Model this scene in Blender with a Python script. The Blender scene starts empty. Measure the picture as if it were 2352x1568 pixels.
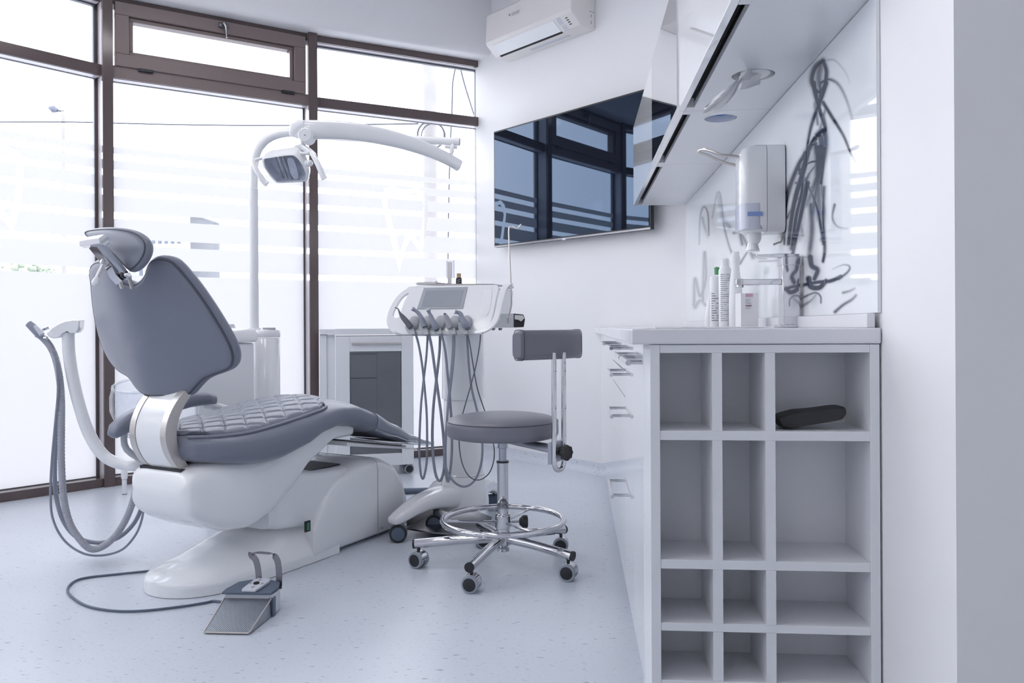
import bpy, bmesh, math, random
from mathutils import Vector, Matrix
from mathutils.geometry import tessellate_polygon
random.seed(7)
PI = math.pi
V = Vector
COL = bpy.context.scene.collection
SC = bpy.context.scene

# ---------------------------------------------------------------- camera geometry
F, CX, HY, H, R = 1850.0, 1176.0, 750.0, 0.9125, 0.0052     # 2352 x 1568 frame
A = math.atan(148 / 1850)
ca, sa = math.cos(A), math.sin(A)
def ray(px, py):
    u = px - CX; v = HY - py
    a = (u + R * v) / F; b = (v - R * u) / F
    return V((a * ca - sa, a * sa + ca, b))
CAMP = V((0, 0, H))
def P(px, py, d): return CAMP + ray(px, py) * d                 # point at forward distance d
def G(px, py, z=0.0):                                           # point on a level plane
    r = ray(px, py); return CAMP + r * ((z - H) / r.z)
def Q(px, py, p0, n):                                           # point on any plane
    r = ray(px, py); p0 = V(p0); n = V(n)
    return CAMP + r * ((p0 - CAMP).dot(n) / r.dot(n))
def fixx(px, Y): r = ray(px, 750); return r.x / r.y * Y        # x on a wall-parallel plane at distance Y
def dep(x, y): return -x * sa + y * ca
def hzz(py, x, y, px=1750): return H + (HY - py - R * (px - CX)) * dep(x, y) / F
def proj(x, y, z):
    d = dep(x, y); u0 = (x * ca + y * sa) / d * F; v0 = (z - H) / d * F
    return CX + u0 - R * v0, HY - v0 - R * u0
def c2w(x, y, z=0.0): return V((x * ca - y * sa, x * sa + y * ca, z))   # camera-frame ground to world

cam_d = bpy.data.cameras.new('camera'); cam = bpy.data.objects.new('camera', cam_d); COL.objects.link(cam)
cam_d.sensor_width = 36; cam_d.lens = F / 2352 * 36; cam_d.shift_y = -34 / 2352
cam_d.clip_start = 0.05; cam_d.clip_end = 500
_r = V((ca, sa, 0)); _z = V((0, 0, 1)); _x = (_r - R * _z).normalized(); _y = (_z + R * _r).normalized(); _b = _x.cross(_y)
cam.matrix_world = Matrix(((_x.x, _y.x, _b.x, 0), (_x.y, _y.y, _b.y, 0), (_x.z, _y.z, _b.z, H), (0, 0, 0, 1)))
SC.camera = cam

# ---------------------------------------------------------------- world and light
SKY = 3.6
w = bpy.data.worlds.new('world'); SC.world = w; w.use_nodes = True
nt = w.node_tree; nt.nodes.clear()
wo = nt.nodes.new('ShaderNodeOutputWorld'); bg = nt.nodes.new('ShaderNodeBackground')
tc = nt.nodes.new('ShaderNodeTexCoord'); sp = nt.nodes.new('ShaderNodeSeparateXYZ'); cr = nt.nodes.new('ShaderNodeValToRGB')
nt.links.new(tc.outputs['Generated'], sp.inputs[0]); nt.links.new(sp.outputs['Z'], cr.inputs[0])
e = cr.color_ramp.elements
e[0].position = 0.0; e[0].color = (1.0, 0.985, 1.0, 1)
e[1].position = 0.6; e[1].color = (0.92, 0.94, 1.0, 1)
nt.links.new(cr.outputs[0], bg.inputs[0]); bg.inputs[1].default_value = SKY
nt.links.new(bg.outputs[0], wo.inputs[0])
SC.view_settings.view_transform = 'Standard'; SC.view_settings.look = 'None'
SC.view_settings.gamma = 1; SC.view_settings.use_curve_mapping = False
SC.view_settings.exposure = 0.68
SC.cycles.max_bounces = 10; SC.cycles.diffuse_bounces = 6; SC.cycles.glossy_bounces = 5
SC.cycles.transparent_max_bounces = 16; SC.cycles.transmission_bounces = 8
SC.cycles.use_denoising = True; SC.cycles.sample_clamp_indirect = 6
LAMP_POWER = 24.0

# ---------------------------------------------------------------- materials
def mat(name, col, rough=0.5, metal=0.0, spec=0.5, coat=0.0, noise=None, bump=None, sheen=0.0, alpha=None, trans=0.0):
    m = bpy.data.materials.new(name); m.use_nodes = True
    n = m.node_tree; b = n.nodes['Principled BSDF']
    b.inputs['Base Color'].default_value = (*col, 1); b.inputs['Roughness'].default_value = rough
    b.inputs['Metallic'].default_value = metal; b.inputs['Specular IOR Level'].default_value = spec
    b.inputs['Coat Weight'].default_value = coat; b.inputs['Coat Roughness'].default_value = 0.04
    b.inputs['Sheen Weight'].default_value = sheen
    b.inputs['Transmission Weight'].default_value = trans
    t = n.nodes.new('ShaderNodeTexCoord'); nz = n.nodes.new('ShaderNodeTexNoise'); n.links.new(t.outputs['Object'], nz.inputs['Vector'])
    sc_, amt = noise or (3.0, 0.03)
    nz.inputs['Scale'].default_value = sc_
    mx = n.nodes.new('ShaderNodeMixRGB'); mx.blend_type = 'MULTIPLY'; mx.inputs[0].default_value = 1
    mr = n.nodes.new('ShaderNodeMapRange'); mr.inputs['To Min'].default_value = 1 - amt; mr.inputs['To Max'].default_value = 1 + amt * 0.5
    n.links.new(nz.outputs[0], mr.inputs[0]); mx.inputs[1].default_value = (*col, 1); n.links.new(mr.outputs[0], mx.inputs[2])
    n.links.new(mx.outputs[0], b.inputs['Base Color'])
    if bump:
        nb = n.nodes.new('ShaderNodeTexNoise'); nb.inputs['Scale'].default_value = bump[0]; nb.inputs['Detail'].default_value = 4
        bp = n.nodes.new('ShaderNodeBump'); bp.inputs['Strength'].default_value = bump[1]; bp.inputs['Distance'].default_value = 0.002
        n.links.new(t.outputs['Object'], nb.inputs['Vector']); n.links.new(nb.outputs[0], bp.inputs['Height']); n.links.new(bp.outputs[0], b.inputs['Normal'])
    return m
M = {}
M['wall'] = mat('white wall paint', (0.80, 0.80, 0.815), 0.6, bump=(60, 0.05))
M['ceiling'] = mat('ceiling paint', (0.78, 0.78, 0.80), 0.7)
M['plastic'] = mat('glossy white plastic', (0.78, 0.79, 0.81), 0.16, coat=0.4)
M['plastic2'] = mat('satin white plastic', (0.76, 0.77, 0.79), 0.35)
M['ivory'] = mat('warm white plastic', (0.74, 0.72, 0.70), 0.35)
M['lacquer'] = mat('white lacquer', (0.80, 0.81, 0.83), 0.04, spec=0.7, coat=0.5)
M['board'] = mat('white melamine', (0.70, 0.71, 0.74), 0.3, noise=(8, 0.03))
M['stone'] = mat('white stone worktop', (0.70, 0.70, 0.74), 0.12, noise=(5, 0.06))
M['leather'] = mat('grey upholstery', (0.165, 0.178, 0.232), 0.36, spec=0.5, sheen=0.15, bump=(350, 0.08), noise=(4, 0.05))
M['leather2'] = mat('stool upholstery', (0.150, 0.152, 0.185), 0.36, sheen=0.1, bump=(350, 0.08))
M['seam'] = mat('dark piping', (0.06, 0.065, 0.09), 0.5)
M['film_cover'] = mat('clear plastic cover over grey', (0.17, 0.19, 0.26), 0.05, spec=0.9, coat=1.0)
M['chrome'] = mat('chrome', (0.62, 0.62, 0.65), 0.05, metal=1.0)
M['steel'] = mat('brushed steel', (0.60, 0.57, 0.55), 0.30, metal=1.0, noise=(120, 0.12))
M['alu'] = mat('grey metal', (0.42, 0.44, 0.50), 0.35, metal=0.8)
M['darksteel'] = mat('dark steel', (0.22, 0.22, 0.24), 0.25, metal=1.0)
M['brown'] = mat('brown aluminium frame', (0.105, 0.078, 0.078), 0.13, spec=0.5, noise=(40, 0.06))
M['reveal'] = mat('pale frame reveal', (0.60, 0.57, 0.60), 0.25, noise=(40, 0.04))
M['brown2'] = mat('brown sash frame', (0.19, 0.145, 0.14), 0.35, noise=(40, 0.06))
M['black'] = mat('black plastic', (0.012, 0.013, 0.018), 0.4)
M['rubber'] = mat('black rubber', (0.02, 0.02, 0.022), 0.6)
M['slate'] = mat('slate blue plastic', (0.085, 0.115, 0.165), 0.4)
M['tyre'] = mat('grey tyre', (0.28, 0.31, 0.36), 0.5)
M['hose'] = mat('grey hose', (0.25, 0.27, 0.33), 0.35)
M['hoselight'] = mat('light grey ribbed hose', (0.36, 0.37, 0.42), 0.4)
M['hosedark'] = mat('dark thin cable', (0.10, 0.11, 0.13), 0.4)
M['greyplastic'] = mat('grey plastic', (0.40, 0.41, 0.44), 0.4)
M['lightgrey'] = mat('light grey plastic', (0.55, 0.57, 0.63), 0.35)
M['screen'] = mat('grey screen bezel', (0.34, 0.36, 0.39), 0.35)
M['lcd'] = mat('grey display', (0.28, 0.30, 0.34), 0.2)
M['darkgap'] = mat('dark recess', (0.02, 0.02, 0.025), 0.8)
M['doorglass'] = mat('smoked glass door', (0.13, 0.14, 0.155), 0.06, spec=0.6)
M['mirror'] = mat('mirror glass', (0.80, 0.80, 0.82), 0.01, metal=1.0)
M['tv'] = mat('television screen', (0.006, 0.008, 0.014), 0.02, spec=0.9)
M['tv'].node_tree.nodes['Principled BSDF'].inputs['Specular Tint'].default_value = (0.45, 0.66, 1.0, 1)
M['paper'] = mat('white paper', (0.74, 0.74, 0.76), 0.7)
M['purple'] = mat('purple print', (0.22, 0.18, 0.38), 0.5)
M['tan'] = mat('tan cap', (0.50, 0.34, 0.19), 0.4)
M['ink'] = mat('grey print', (0.30, 0.31, 0.36), 0.6)
M['inkdark'] = mat('dark print', (0.08, 0.08, 0.10), 0.6)
M['pink'] = mat('pink print', (0.60, 0.38, 0.47), 0.6)
M['maroon'] = mat('maroon print', (0.28, 0.12, 0.18), 0.6)
M['green'] = mat('green plastic', (0.10, 0.33, 0.14), 0.4)
M['blue'] = mat('blue plastic', (0.02, 0.16, 0.55), 0.4)
M['bluelabel'] = mat('blue label', (0.22, 0.31, 0.62), 0.4)
M['lilac'] = mat('lilac liquid window', (0.58, 0.60, 0.70), 0.15)
M['tissue'] = mat('tissue', (0.78, 0.78, 0.80), 0.8)
M['concrete'] = mat('weathered concrete', (0.26, 0.25, 0.25), 0.8, noise=(3, 0.35))
M['facade'] = mat('far facade', (0.30, 0.31, 0.34), 0.8)
M['facadedark'] = mat('far windows', (0.10, 0.11, 0.15), 0.8)
M['leaf'] = mat('far foliage', (0.20, 0.24, 0.18), 0.8, noise=(2, 0.3))
M['cable'] = mat('outdoor cable', (0.05, 0.055, 0.07), 0.8)
M['ground'] = mat('pale ground outside', (0.42, 0.42, 0.44), 0.9)
M['ceramic'] = mat('white ceramic', (0.80, 0.81, 0.83), 0.08, coat=0.5)
M['reflector'] = mat('lamp reflector', (0.80, 0.83, 0.90), 0.25, metal=0.0, noise=(35, 0.35))
M['green_led'] = mat('green rocker', (0.03, 0.20, 0.10), 0.3)
M['red'] = mat('red ring', (0.45, 0.03, 0.03), 0.4)

def glass_mat(name, tint=(1, 1, 1), rough=0.0, fac_scale=1.0):
    m = bpy.data.materials.new(name); m.use_nodes = True; n = m.node_tree; n.nodes.clear()
    o = n.nodes.new('ShaderNodeOutputMaterial'); t = n.nodes.new('ShaderNodeBsdfTransparent'); g = n.nodes.new('ShaderNodeBsdfGlossy')
    f = n.nodes.new('ShaderNodeFresnel'); gm = n.nodes.new('ShaderNodeNewGeometry'); mr = n.nodes.new('ShaderNodeMapRange')
    mr.inputs['To Min'].default_value = 1.45; mr.inputs['To Max'].default_value = 1 / 1.45; n.links.new(gm.outputs['Backfacing'], mr.inputs[0]); n.links.new(mr.outputs[0], f.inputs[0]); mx = n.nodes.new('ShaderNodeMixShader')
    t.inputs[0].default_value = (*tint, 1); g.inputs['Roughness'].default_value = rough
    n.links.new(f.outputs[0], mx.inputs[0]); n.links.new(t.outputs[0], mx.inputs[1]); n.links.new(g.outputs[0], mx.inputs[2]); n.links.new(mx.outputs[0], o.inputs[0])
    return m
M['bowlglass'] = glass_mat('pale glass bowl', (0.93, 0.94, 0.96), 0.05)
M['glass'] = glass_mat('clear window glass', (0.97, 0.985, 1.0))
M['clear'] = glass_mat('clear acrylic', (0.90, 0.91, 0.94), 0.02)
m = bpy.data.materials.new('frosted film'); m.use_nodes = True; n = m.node_tree; n.nodes.clear(); M['frost'] = m
o = n.nodes.new('ShaderNodeOutputMaterial'); t = n.nodes.new('ShaderNodeBsdfTranslucent'); t.inputs[0].default_value = (0.25, 0.246, 0.25, 1)
d = n.nodes.new('ShaderNodeBsdfDiffuse'); d.inputs[0].default_value = (0.25, 0.25, 0.26, 1); ad = n.nodes.new('ShaderNodeAddShader')
n.links.new(t.outputs[0], ad.inputs[0]); n.links.new(d.outputs[0], ad.inputs[1]); n.links.new(ad.outputs[0], o.inputs[0])

# floor: pale blue vinyl with short dark and light flecks
m = bpy.data.materials.new('flecked vinyl floor'); m.use_nodes = True; n = m.node_tree; b = n.nodes['Principled BSDF']; M['floor'] = m
t = n.nodes.new('ShaderNodeTexCoord')
def fleck(scale, vec, lo, hi):
    mp = n.nodes.new('ShaderNodeMapping'); mp.inputs['Scale'].default_value = vec; n.links.new(t.outputs['Object'], mp.inputs[0])
    nz = n.nodes.new('ShaderNodeTexNoise'); nz.inputs['Scale'].default_value = scale; nz.inputs['Detail'].default_value = 1.5; n.links.new(mp.outputs[0], nz.inputs['Vector'])
    r = n.nodes.new('ShaderNodeMapRange'); r.inputs['From Min'].default_value = lo; r.inputs['From Max'].default_value = hi; n.links.new(nz.outputs[0], r.inputs[0])
    return r
f1 = fleck(34, (1, 2.6, 1), 0.66, 0.74); f2 = fleck(40, (2.2, 1, 1), 0.68, 0.78); f3 = fleck(2.0, (1, 1, 1), 0.3, 0.7); f4 = fleck(60, (1.5, 2, 1), 0.60, 0.75)
def mixc(a, fac, col, amt):
    mm = n.nodes.new('ShaderNodeMath'); mm.operation = 'MULTIPLY'; mm.inputs[1].default_value = amt; n.links.new(fac.outputs[0], mm.inputs[0])
    x = n.nodes.new('ShaderNodeMixRGB'); n.links.new(mm.outputs[0], x.inputs[0])
    if isinstance(a, tuple): x.inputs[1].default_value = a
    else: n.links.new(a.outputs[0], x.inputs[1])
    x.inputs[2].default_value = col; return x
c = mixc((0.56, 0.60, 0.665, 1), f3, (0.60, 0.64, 0.705, 1), 1.0)
c = mixc(c, f1, (0.22, 0.25, 0.32, 1), 0.8); c = mixc(c, f2, (0.72, 0.74, 0.79, 1), 0.5); c = mixc(c, f4, (0.33, 0.36, 0.46, 1), 0.35)
n.links.new(c.outputs[0], b.inputs['Base Color']); b.inputs['Roughness'].default_value = 0.30; b.inputs['Specular IOR Level'].default_value = 0.45
m = M['floor'].copy(); m.name = 'flecked vinyl skirting'; M['skirting'] = m

def emis(name, col, s):
    m = bpy.data.materials.new(name); m.use_nodes = True; b = m.node_tree.nodes['Principled BSDF']
    b.inputs['Base Color'].default_value = (0.8, 0.8, 0.8, 1); b.inputs['Emission Color'].default_value = (*col, 1); b.inputs['Emission Strength'].default_value = s
    return m
M['panel_light'] = emis('led panel', (1.0, 0.97, 0.95), 5.0)  # glow of the added ceiling panels that lift the interior

# ---------------------------------------------------------------- mesh helpers
class MB:
    def __init__(s): s.bm = bmesh.new()
    def face(s, vs):
        try: return s.bm.faces.new(vs)
        except ValueError: return None
    def box(s, c, size, rot=None):
        c = V(c); hx, hy, hz = (q / 2 for q in size); R3 = rot or Matrix.Identity(3)
        v = [s.bm.verts.new(c + R3 @ V((x * hx, y * hy, z * hz))) for x in (-1, 1) for y in (-1, 1) for z in (-1, 1)]
        for q in ((0, 1, 3, 2), (4, 6, 7, 5), (0, 4, 5, 1), (2, 3, 7, 6), (0, 2, 6, 4), (1, 5, 7, 3)): s.face([v[i] for i in q])
        return s
    def box2(s, lo, hi):
        lo, hi = V(lo), V(hi); return s.box((lo + hi) / 2, hi - lo)
    def loft(s, rings, cap=True, closed=False):
        rr = [[s.bm.verts.new(V(p)) for p in r] for r in rings]; n = len(rr[0])
        pairs = list(zip(rr, rr[1:])) + ([(rr[-1], rr[0])] if closed else [])
        for a, b in pairs:
            for i in range(n): s.face([a[i], a[(i + 1) % n], b[(i + 1) % n], b[i]])
        if cap and not closed: s.face(rr[0][::-1]); s.face(rr[-1])
        return s
    def tube(s, pts, r, seg=12, cap=True, closed=False, smooth=0, ring_fn=None):
        pts = [V(p) for p in pts]
        if smooth: pts = spline(pts, smooth, closed)
        n = len(pts); rad = r if callable(r) else (lambda i, n: r)
        rings = []; up = None
        for i, p in enumerate(pts):
            a = pts[(i - 1) % n] if closed else pts[max(i - 1, 0)]; b = pts[(i + 1) % n] if closed else pts[min(i + 1, n - 1)]
            t = (b - a).normalized()
            if up is None: up = t.orthogonal().normalized()
            up = (up - t * up.dot(t)).normalized(); sd = t.cross(up)
            q = rad(i, n)
            rings.append([p + (up * math.cos(2 * PI * k / seg) + sd * math.sin(2 * PI * k / seg)) * q for k in range(seg)])
        return s.loft(rings, cap, closed)
    def cyl(s, p0, p1, r, r2=None, seg=24):
        p0, p1 = V(p0), V(p1); r2 = r if r2 is None else r2
        return s.tube([p0, p1], lambda i, n: (r, r2)[i], seg)
    def lathe(s, origin, axis, prof, seg=32, cap=True):
        o = V(origin); ax = V(axis).normalized(); u = ax.orthogonal().normalized(); w_ = ax.cross(u)
        return s.loft([[o + ax * z + (u * math.cos(2 * PI * k / seg) + w_ * math.sin(2 * PI * k / seg)) * r for k in range(seg)] for r, z in prof], cap)
    def prism(s, poly, vec, holes=()):
        vec = V(vec); loops = [[V(p) for p in poly]] + [[V(p) for p in h] for h in holes]
        flat = [p for l in loops for p in l]
        a = [s.bm.verts.new(p) for p in flat]; b = [s.bm.verts.new(p + vec) for p in flat]
        for tri in tessellate_polygon(loops):
            s.face([a[i] for i in tri]); s.face([b[i] for i in reversed(tri)])
        k = 0
        for l in loops:
            n = len(l)
            for i in range(n): s.face([a[k + i], a[k + (i + 1) % n], b[k + (i + 1) % n], b[k + i]])
            k += n
        return s
    def prism2(s, poly, poly2, extra=()):
        return s.loft([poly, *extra, poly2])
    def sphere(s, c, r, sc=(1, 1, 1), seg=20):
        c = V(c); rings = []
        n = seg // 2
        for i in range(1, n):
            th = PI * i / n
            rings.append([c + V((r * sc[0] * math.sin(th) * math.cos(2 * PI * k / seg), r * sc[1] * math.sin(th) * math.sin(2 * PI * k / seg), -r * sc[2] * math.cos(th))) for k in range(seg)])
        return s.loft(rings)
    def torus(s, c, n, R1, r, seg=64, s2=14):
        c = V(c); n = V(n).normalized(); u = n.orthogonal().normalized(); w_ = n.cross(u)
        return s.tube([c + (u * math.cos(2 * PI * k / seg) + w_ * math.sin(2 * PI * k / seg)) * R1 for k in range(seg)], r, s2, closed=True)
    def build(s, name, m, parent=None, sharp=35, bevel=0, bseg=3, subsurf=0):
        bm = s.bm; bmesh.ops.recalc_face_normals(bm, faces=bm.faces)
        me = bpy.data.meshes.new(name); bm.to_mesh(me); bm.free()
        for p in me.polygons: p.use_smooth = True
        me.set_sharp_from_angle(angle=math.radians(sharp))
        me.materials.append(m)
        o = bpy.data.objects.new(name, me); COL.objects.link(o)
        if parent is not None: put(o, parent)
        if bevel:
            md = o.modifiers.new('bevel', 'BEVEL'); md.width = bevel; md.segments = bseg; md.limit_method = 'ANGLE'; md.angle_limit = math.radians(40); md.harden_normals = True
        if subsurf:
            md = o.modifiers.new('sub', 'SUBSURF'); md.levels = subsurf; md.render_levels = subsurf
        return o
def world_of(o):
    return o.matrix_basis if o.parent is None else world_of(o.parent) @ o.matrix_parent_inverse @ o.matrix_basis
def put(o, parent):
    o.parent = parent; o.matrix_parent_inverse = world_of(parent).inverted()
def spline(pts, k, closed=False):
    out = []; n = len(pts)
    for i in range(n if closed else n - 1):
        g = lambda j: pts[j % n] if closed else pts[min(max(j, 0), n - 1)]
        p0, p1, p2, p3 = g(i - 1), g(i), g(i + 1), g(i + 2)
        for q in range(k):
            t = q / k
            out.append(0.5 * ((2 * p1) + (p2 - p0) * t + (2 * p0 - 5 * p1 + 4 * p2 - p3) * t * t + (3 * p1 - p0 - 3 * p2 + p3) * t ** 3))
    if not closed: out.append(pts[-1].copy())
    return out
def interp(tab, x):
    if x <= tab[0][0]: return tab[0][1:]
    for a, b in zip(tab, tab[1:]):
        if x <= b[0]:
            t = (x - a[0]) / (b[0] - a[0]); t = t * t * (3 - 2 * t) * 0.4 + t * 0.6
            return tuple(p + (q - p) * t for p, q in zip(a[1:], b[1:]))
    return tab[-1][1:]
def sup(hw, hz, e, n=28):                                       # superellipse outline
    o = []
    for k in range(n):
        a = 2 * PI * k / n; c_, s_ = math.cos(a), math.sin(a)
        o.append((hw * math.copysign(abs(c_) ** (2 / e), c_), hz * math.copysign(abs(s_) ** (2 / e), s_)))
    return o
def tag(o, label=None, cat=None, group=None, kind=None):
    if label: o['label'] = label
    if cat: o['category'] = cat
    if group: o['group'] = group
    if kind: o['kind'] = kind
    return o
def thing(name, loc, label, cat, group=None, rz=0):
    o = bpy.data.objects.new(name, None); COL.objects.link(o); o.location = loc; o.rotation_euler = (0, 0, rz); o.empty_display_size = 0.05
    return tag(o, label, cat, group)
def struct(o): o['kind'] = 'structure'; return o
def text(name, body, size, origin, xdir, ydir, m, parent, ext=0.0003):
    cu = bpy.data.curves.new(name, 'FONT'); cu.body = body; cu.size = size; cu.extrude = ext
    tmp = bpy.data.objects.new(name, cu); COL.objects.link(tmp); bpy.context.view_layer.update()
    me = bpy.data.meshes.new_from_object(tmp.evaluated_get(bpy.context.evaluated_depsgraph_get())); bpy.data.objects.remove(tmp)
    x = V(xdir).normalized(); y = V(ydir).normalized(); z = x.cross(y)
    me.transform(Matrix(((x.x, y.x, z.x, origin[0]), (x.y, y.y, z.y, origin[1]), (x.z, y.z, z.z, origin[2]), (0, 0, 0, 1))))
    me.materials.clear(); me.materials.append(m)
    ob = bpy.data.objects.new(name, me); COL.objects.link(ob)
    put(ob, parent); return ob
def rotz(a): return Matrix.Rotation(a, 3, 'Z')
# ================================================================ ROOM
Z = V((0, 0, 1))
# facade corners in the camera frame (right, forward), following the curved front of the building
fc = [(-0.2330, 5.75), (-1.3137, 5.318), (-2.347, 4.675)]
for ang in (49.5, 62, 75, 86, 94):
    x, y = fc[-1]; fc.append((x - 1.2 * math.cos(math.radians(ang)), y - 1.2 * math.sin(math.radians(ang))))
FC = [c2w(x, y) for x, y in fc]
ZH = 2.85                                                     # window head
XW = 0.614                                                   # splash-wall plane
TVP = c2w(0.1130 * 4.97, 4.97); TVD = c2w(-0.665, 0.747).normalized(); TVN = V((-TVD.y, TVD.x, 0)).normalized()
if TVN.dot(-TVP) < 0: TVN = -TVN                              # towards the camera
def onTV(px, py, off=0.0): return Q(px, py, TVP + TVN * off, TVN)
k = (XW - TVP.x) / TVD.x; CORNER = TVP + TVD * k              # television wall meets splash wall
k = 1.25; WCOR = onTV(1101, 700); WCOR.z = 0
FC[0] = WCOR + (WCOR - FC[1]).normalized() * 0.05
ZC = 3.25
def wallseg(name, a, b, z0, z1, out, th=0.15, m='wall'):
    a, b = V(a), V(b); a.z = b.z = 0; out = V(out)
    mb = MB(); mb.loft([[p + Z * zz for p in (a, b, b + out * th, a + out * th)] for zz in (z0, z1)])
    return struct(mb.build(name, M[m]))
# room outline
wallseg('wall_far', WCOR + TVD * 0.03, CORNER + (-TVD) * 0.16, 0, ZC, -TVN)
wallseg('wall_right', (XW, 1.363, 0), (XW, CORNER.y + 0.06, 0), 0, ZC, (1, 0, 0), 0.12)
wallseg('wall_end', (XW + 0.12, 1.363, 0), (2.6, 1.363, 0), 0, ZC, (0, 1, 0), 0.12)
wallseg('wall_side', (2.6, 1.5, 0), (2.6, -2.8, 0), 0, ZC, (1, 0, 0), 0.12)
wallseg('wall_back', (-4.6, -2.8, 0), (2.72, -2.8, 0), 0, ZC, (0, -1, 0), 0.12)
wallseg('wall_left', (-4.6, -2.8, 0), (-4.6, FC[-1].y, 0), 0, ZC, (-1, 0, 0), 0.12)
MB().box2((-6, -3, -0.1), (3, 7, 0)).bm.free()
fl = MB(); fl.prism([V((2.72, -2.92, -0.1)), V((2.72, 1.6, -0.1)), V((1.3, 5.2, -0.1)), V((0.6, 7.0, -0.1))] + [p + V((0, 0, -0.1)) + (p - V((-0.3, 2.5, 0))).normalized() * 0.16 for p in FC] + [V((-4.75, -2.92, -0.1))], (0, 0, 0.1))
struct(fl.build('floor', M['floor']))
fl = MB(); fl.prism([V((2.72, -2.92, ZC)), V((2.72, 1.6, ZC)), V((1.3, 5.2, ZC)), V((0.6, 7.0, ZC))] + [p + V((0, 0, ZC)) + (p - V((-0.3, 2.5, 0))).normalized() * 0.16 for p in FC] + [V((-4.75, -2.92, ZC))], (0, 0, 0.1))
struct(fl.build('ceiling', M['ceiling']))
# bulkhead over the windows, one curved band with a soft lower edge
def inward(i):
    a = FC[max(i - 1, 0)]; b = FC[min(i + 1, len(FC) - 1)]; t = (b - a).normalized(); nn = V((t.y, -t.x, 0)); c0 = V((-0.3, 2.5, 0))
    return nn if nn.dot(c0 - FC[i]) > 0 else -nn
rings = []
pts = [FC[i] for i in range(len(FC))]; inn = [inward(i) for i in range(len(FC))]
pts = [FC[0] - (FC[1] - FC[0]).normalized() * 0.25] + pts; inn = [inn[0]] + inn
P2, I2 = spline(pts, 6), spline(inn, 6)
for p, q in zip(P2, I2):
    q = q.normalized(); prof = [(-0.14, ZC), (-0.14, ZH), (0.10, ZH), (0.127, ZH + 0.006), (0.14, ZH + 0.022), (0.147, ZH + 0.05), (0.15, ZC)]
    rings.append([p + q * a + Z * zz for a, zz in prof])
struct(MB().loft(rings).build('trim_1', M['wall'], sharp=50))
# skirting with a coved foot along the television wall
def cove(name, a, b, out):
    prof = [(0.0, 0.0), (0.0, 0.066), (0.006, 0.066), (0.010, 0.04), (0.018, 0.022), (0.032, 0.009), (0.055, 0.002), (0.07, 0.0005)]
    struct(MB().loft([[p + V(out) * x + Z * zz for x, zz in prof] for p in (V(a), V(b))]).build(name, M['skirting']))
cove('baseboard_far', WCOR + TVD * 0.1, CORNER, TVN)
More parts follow.
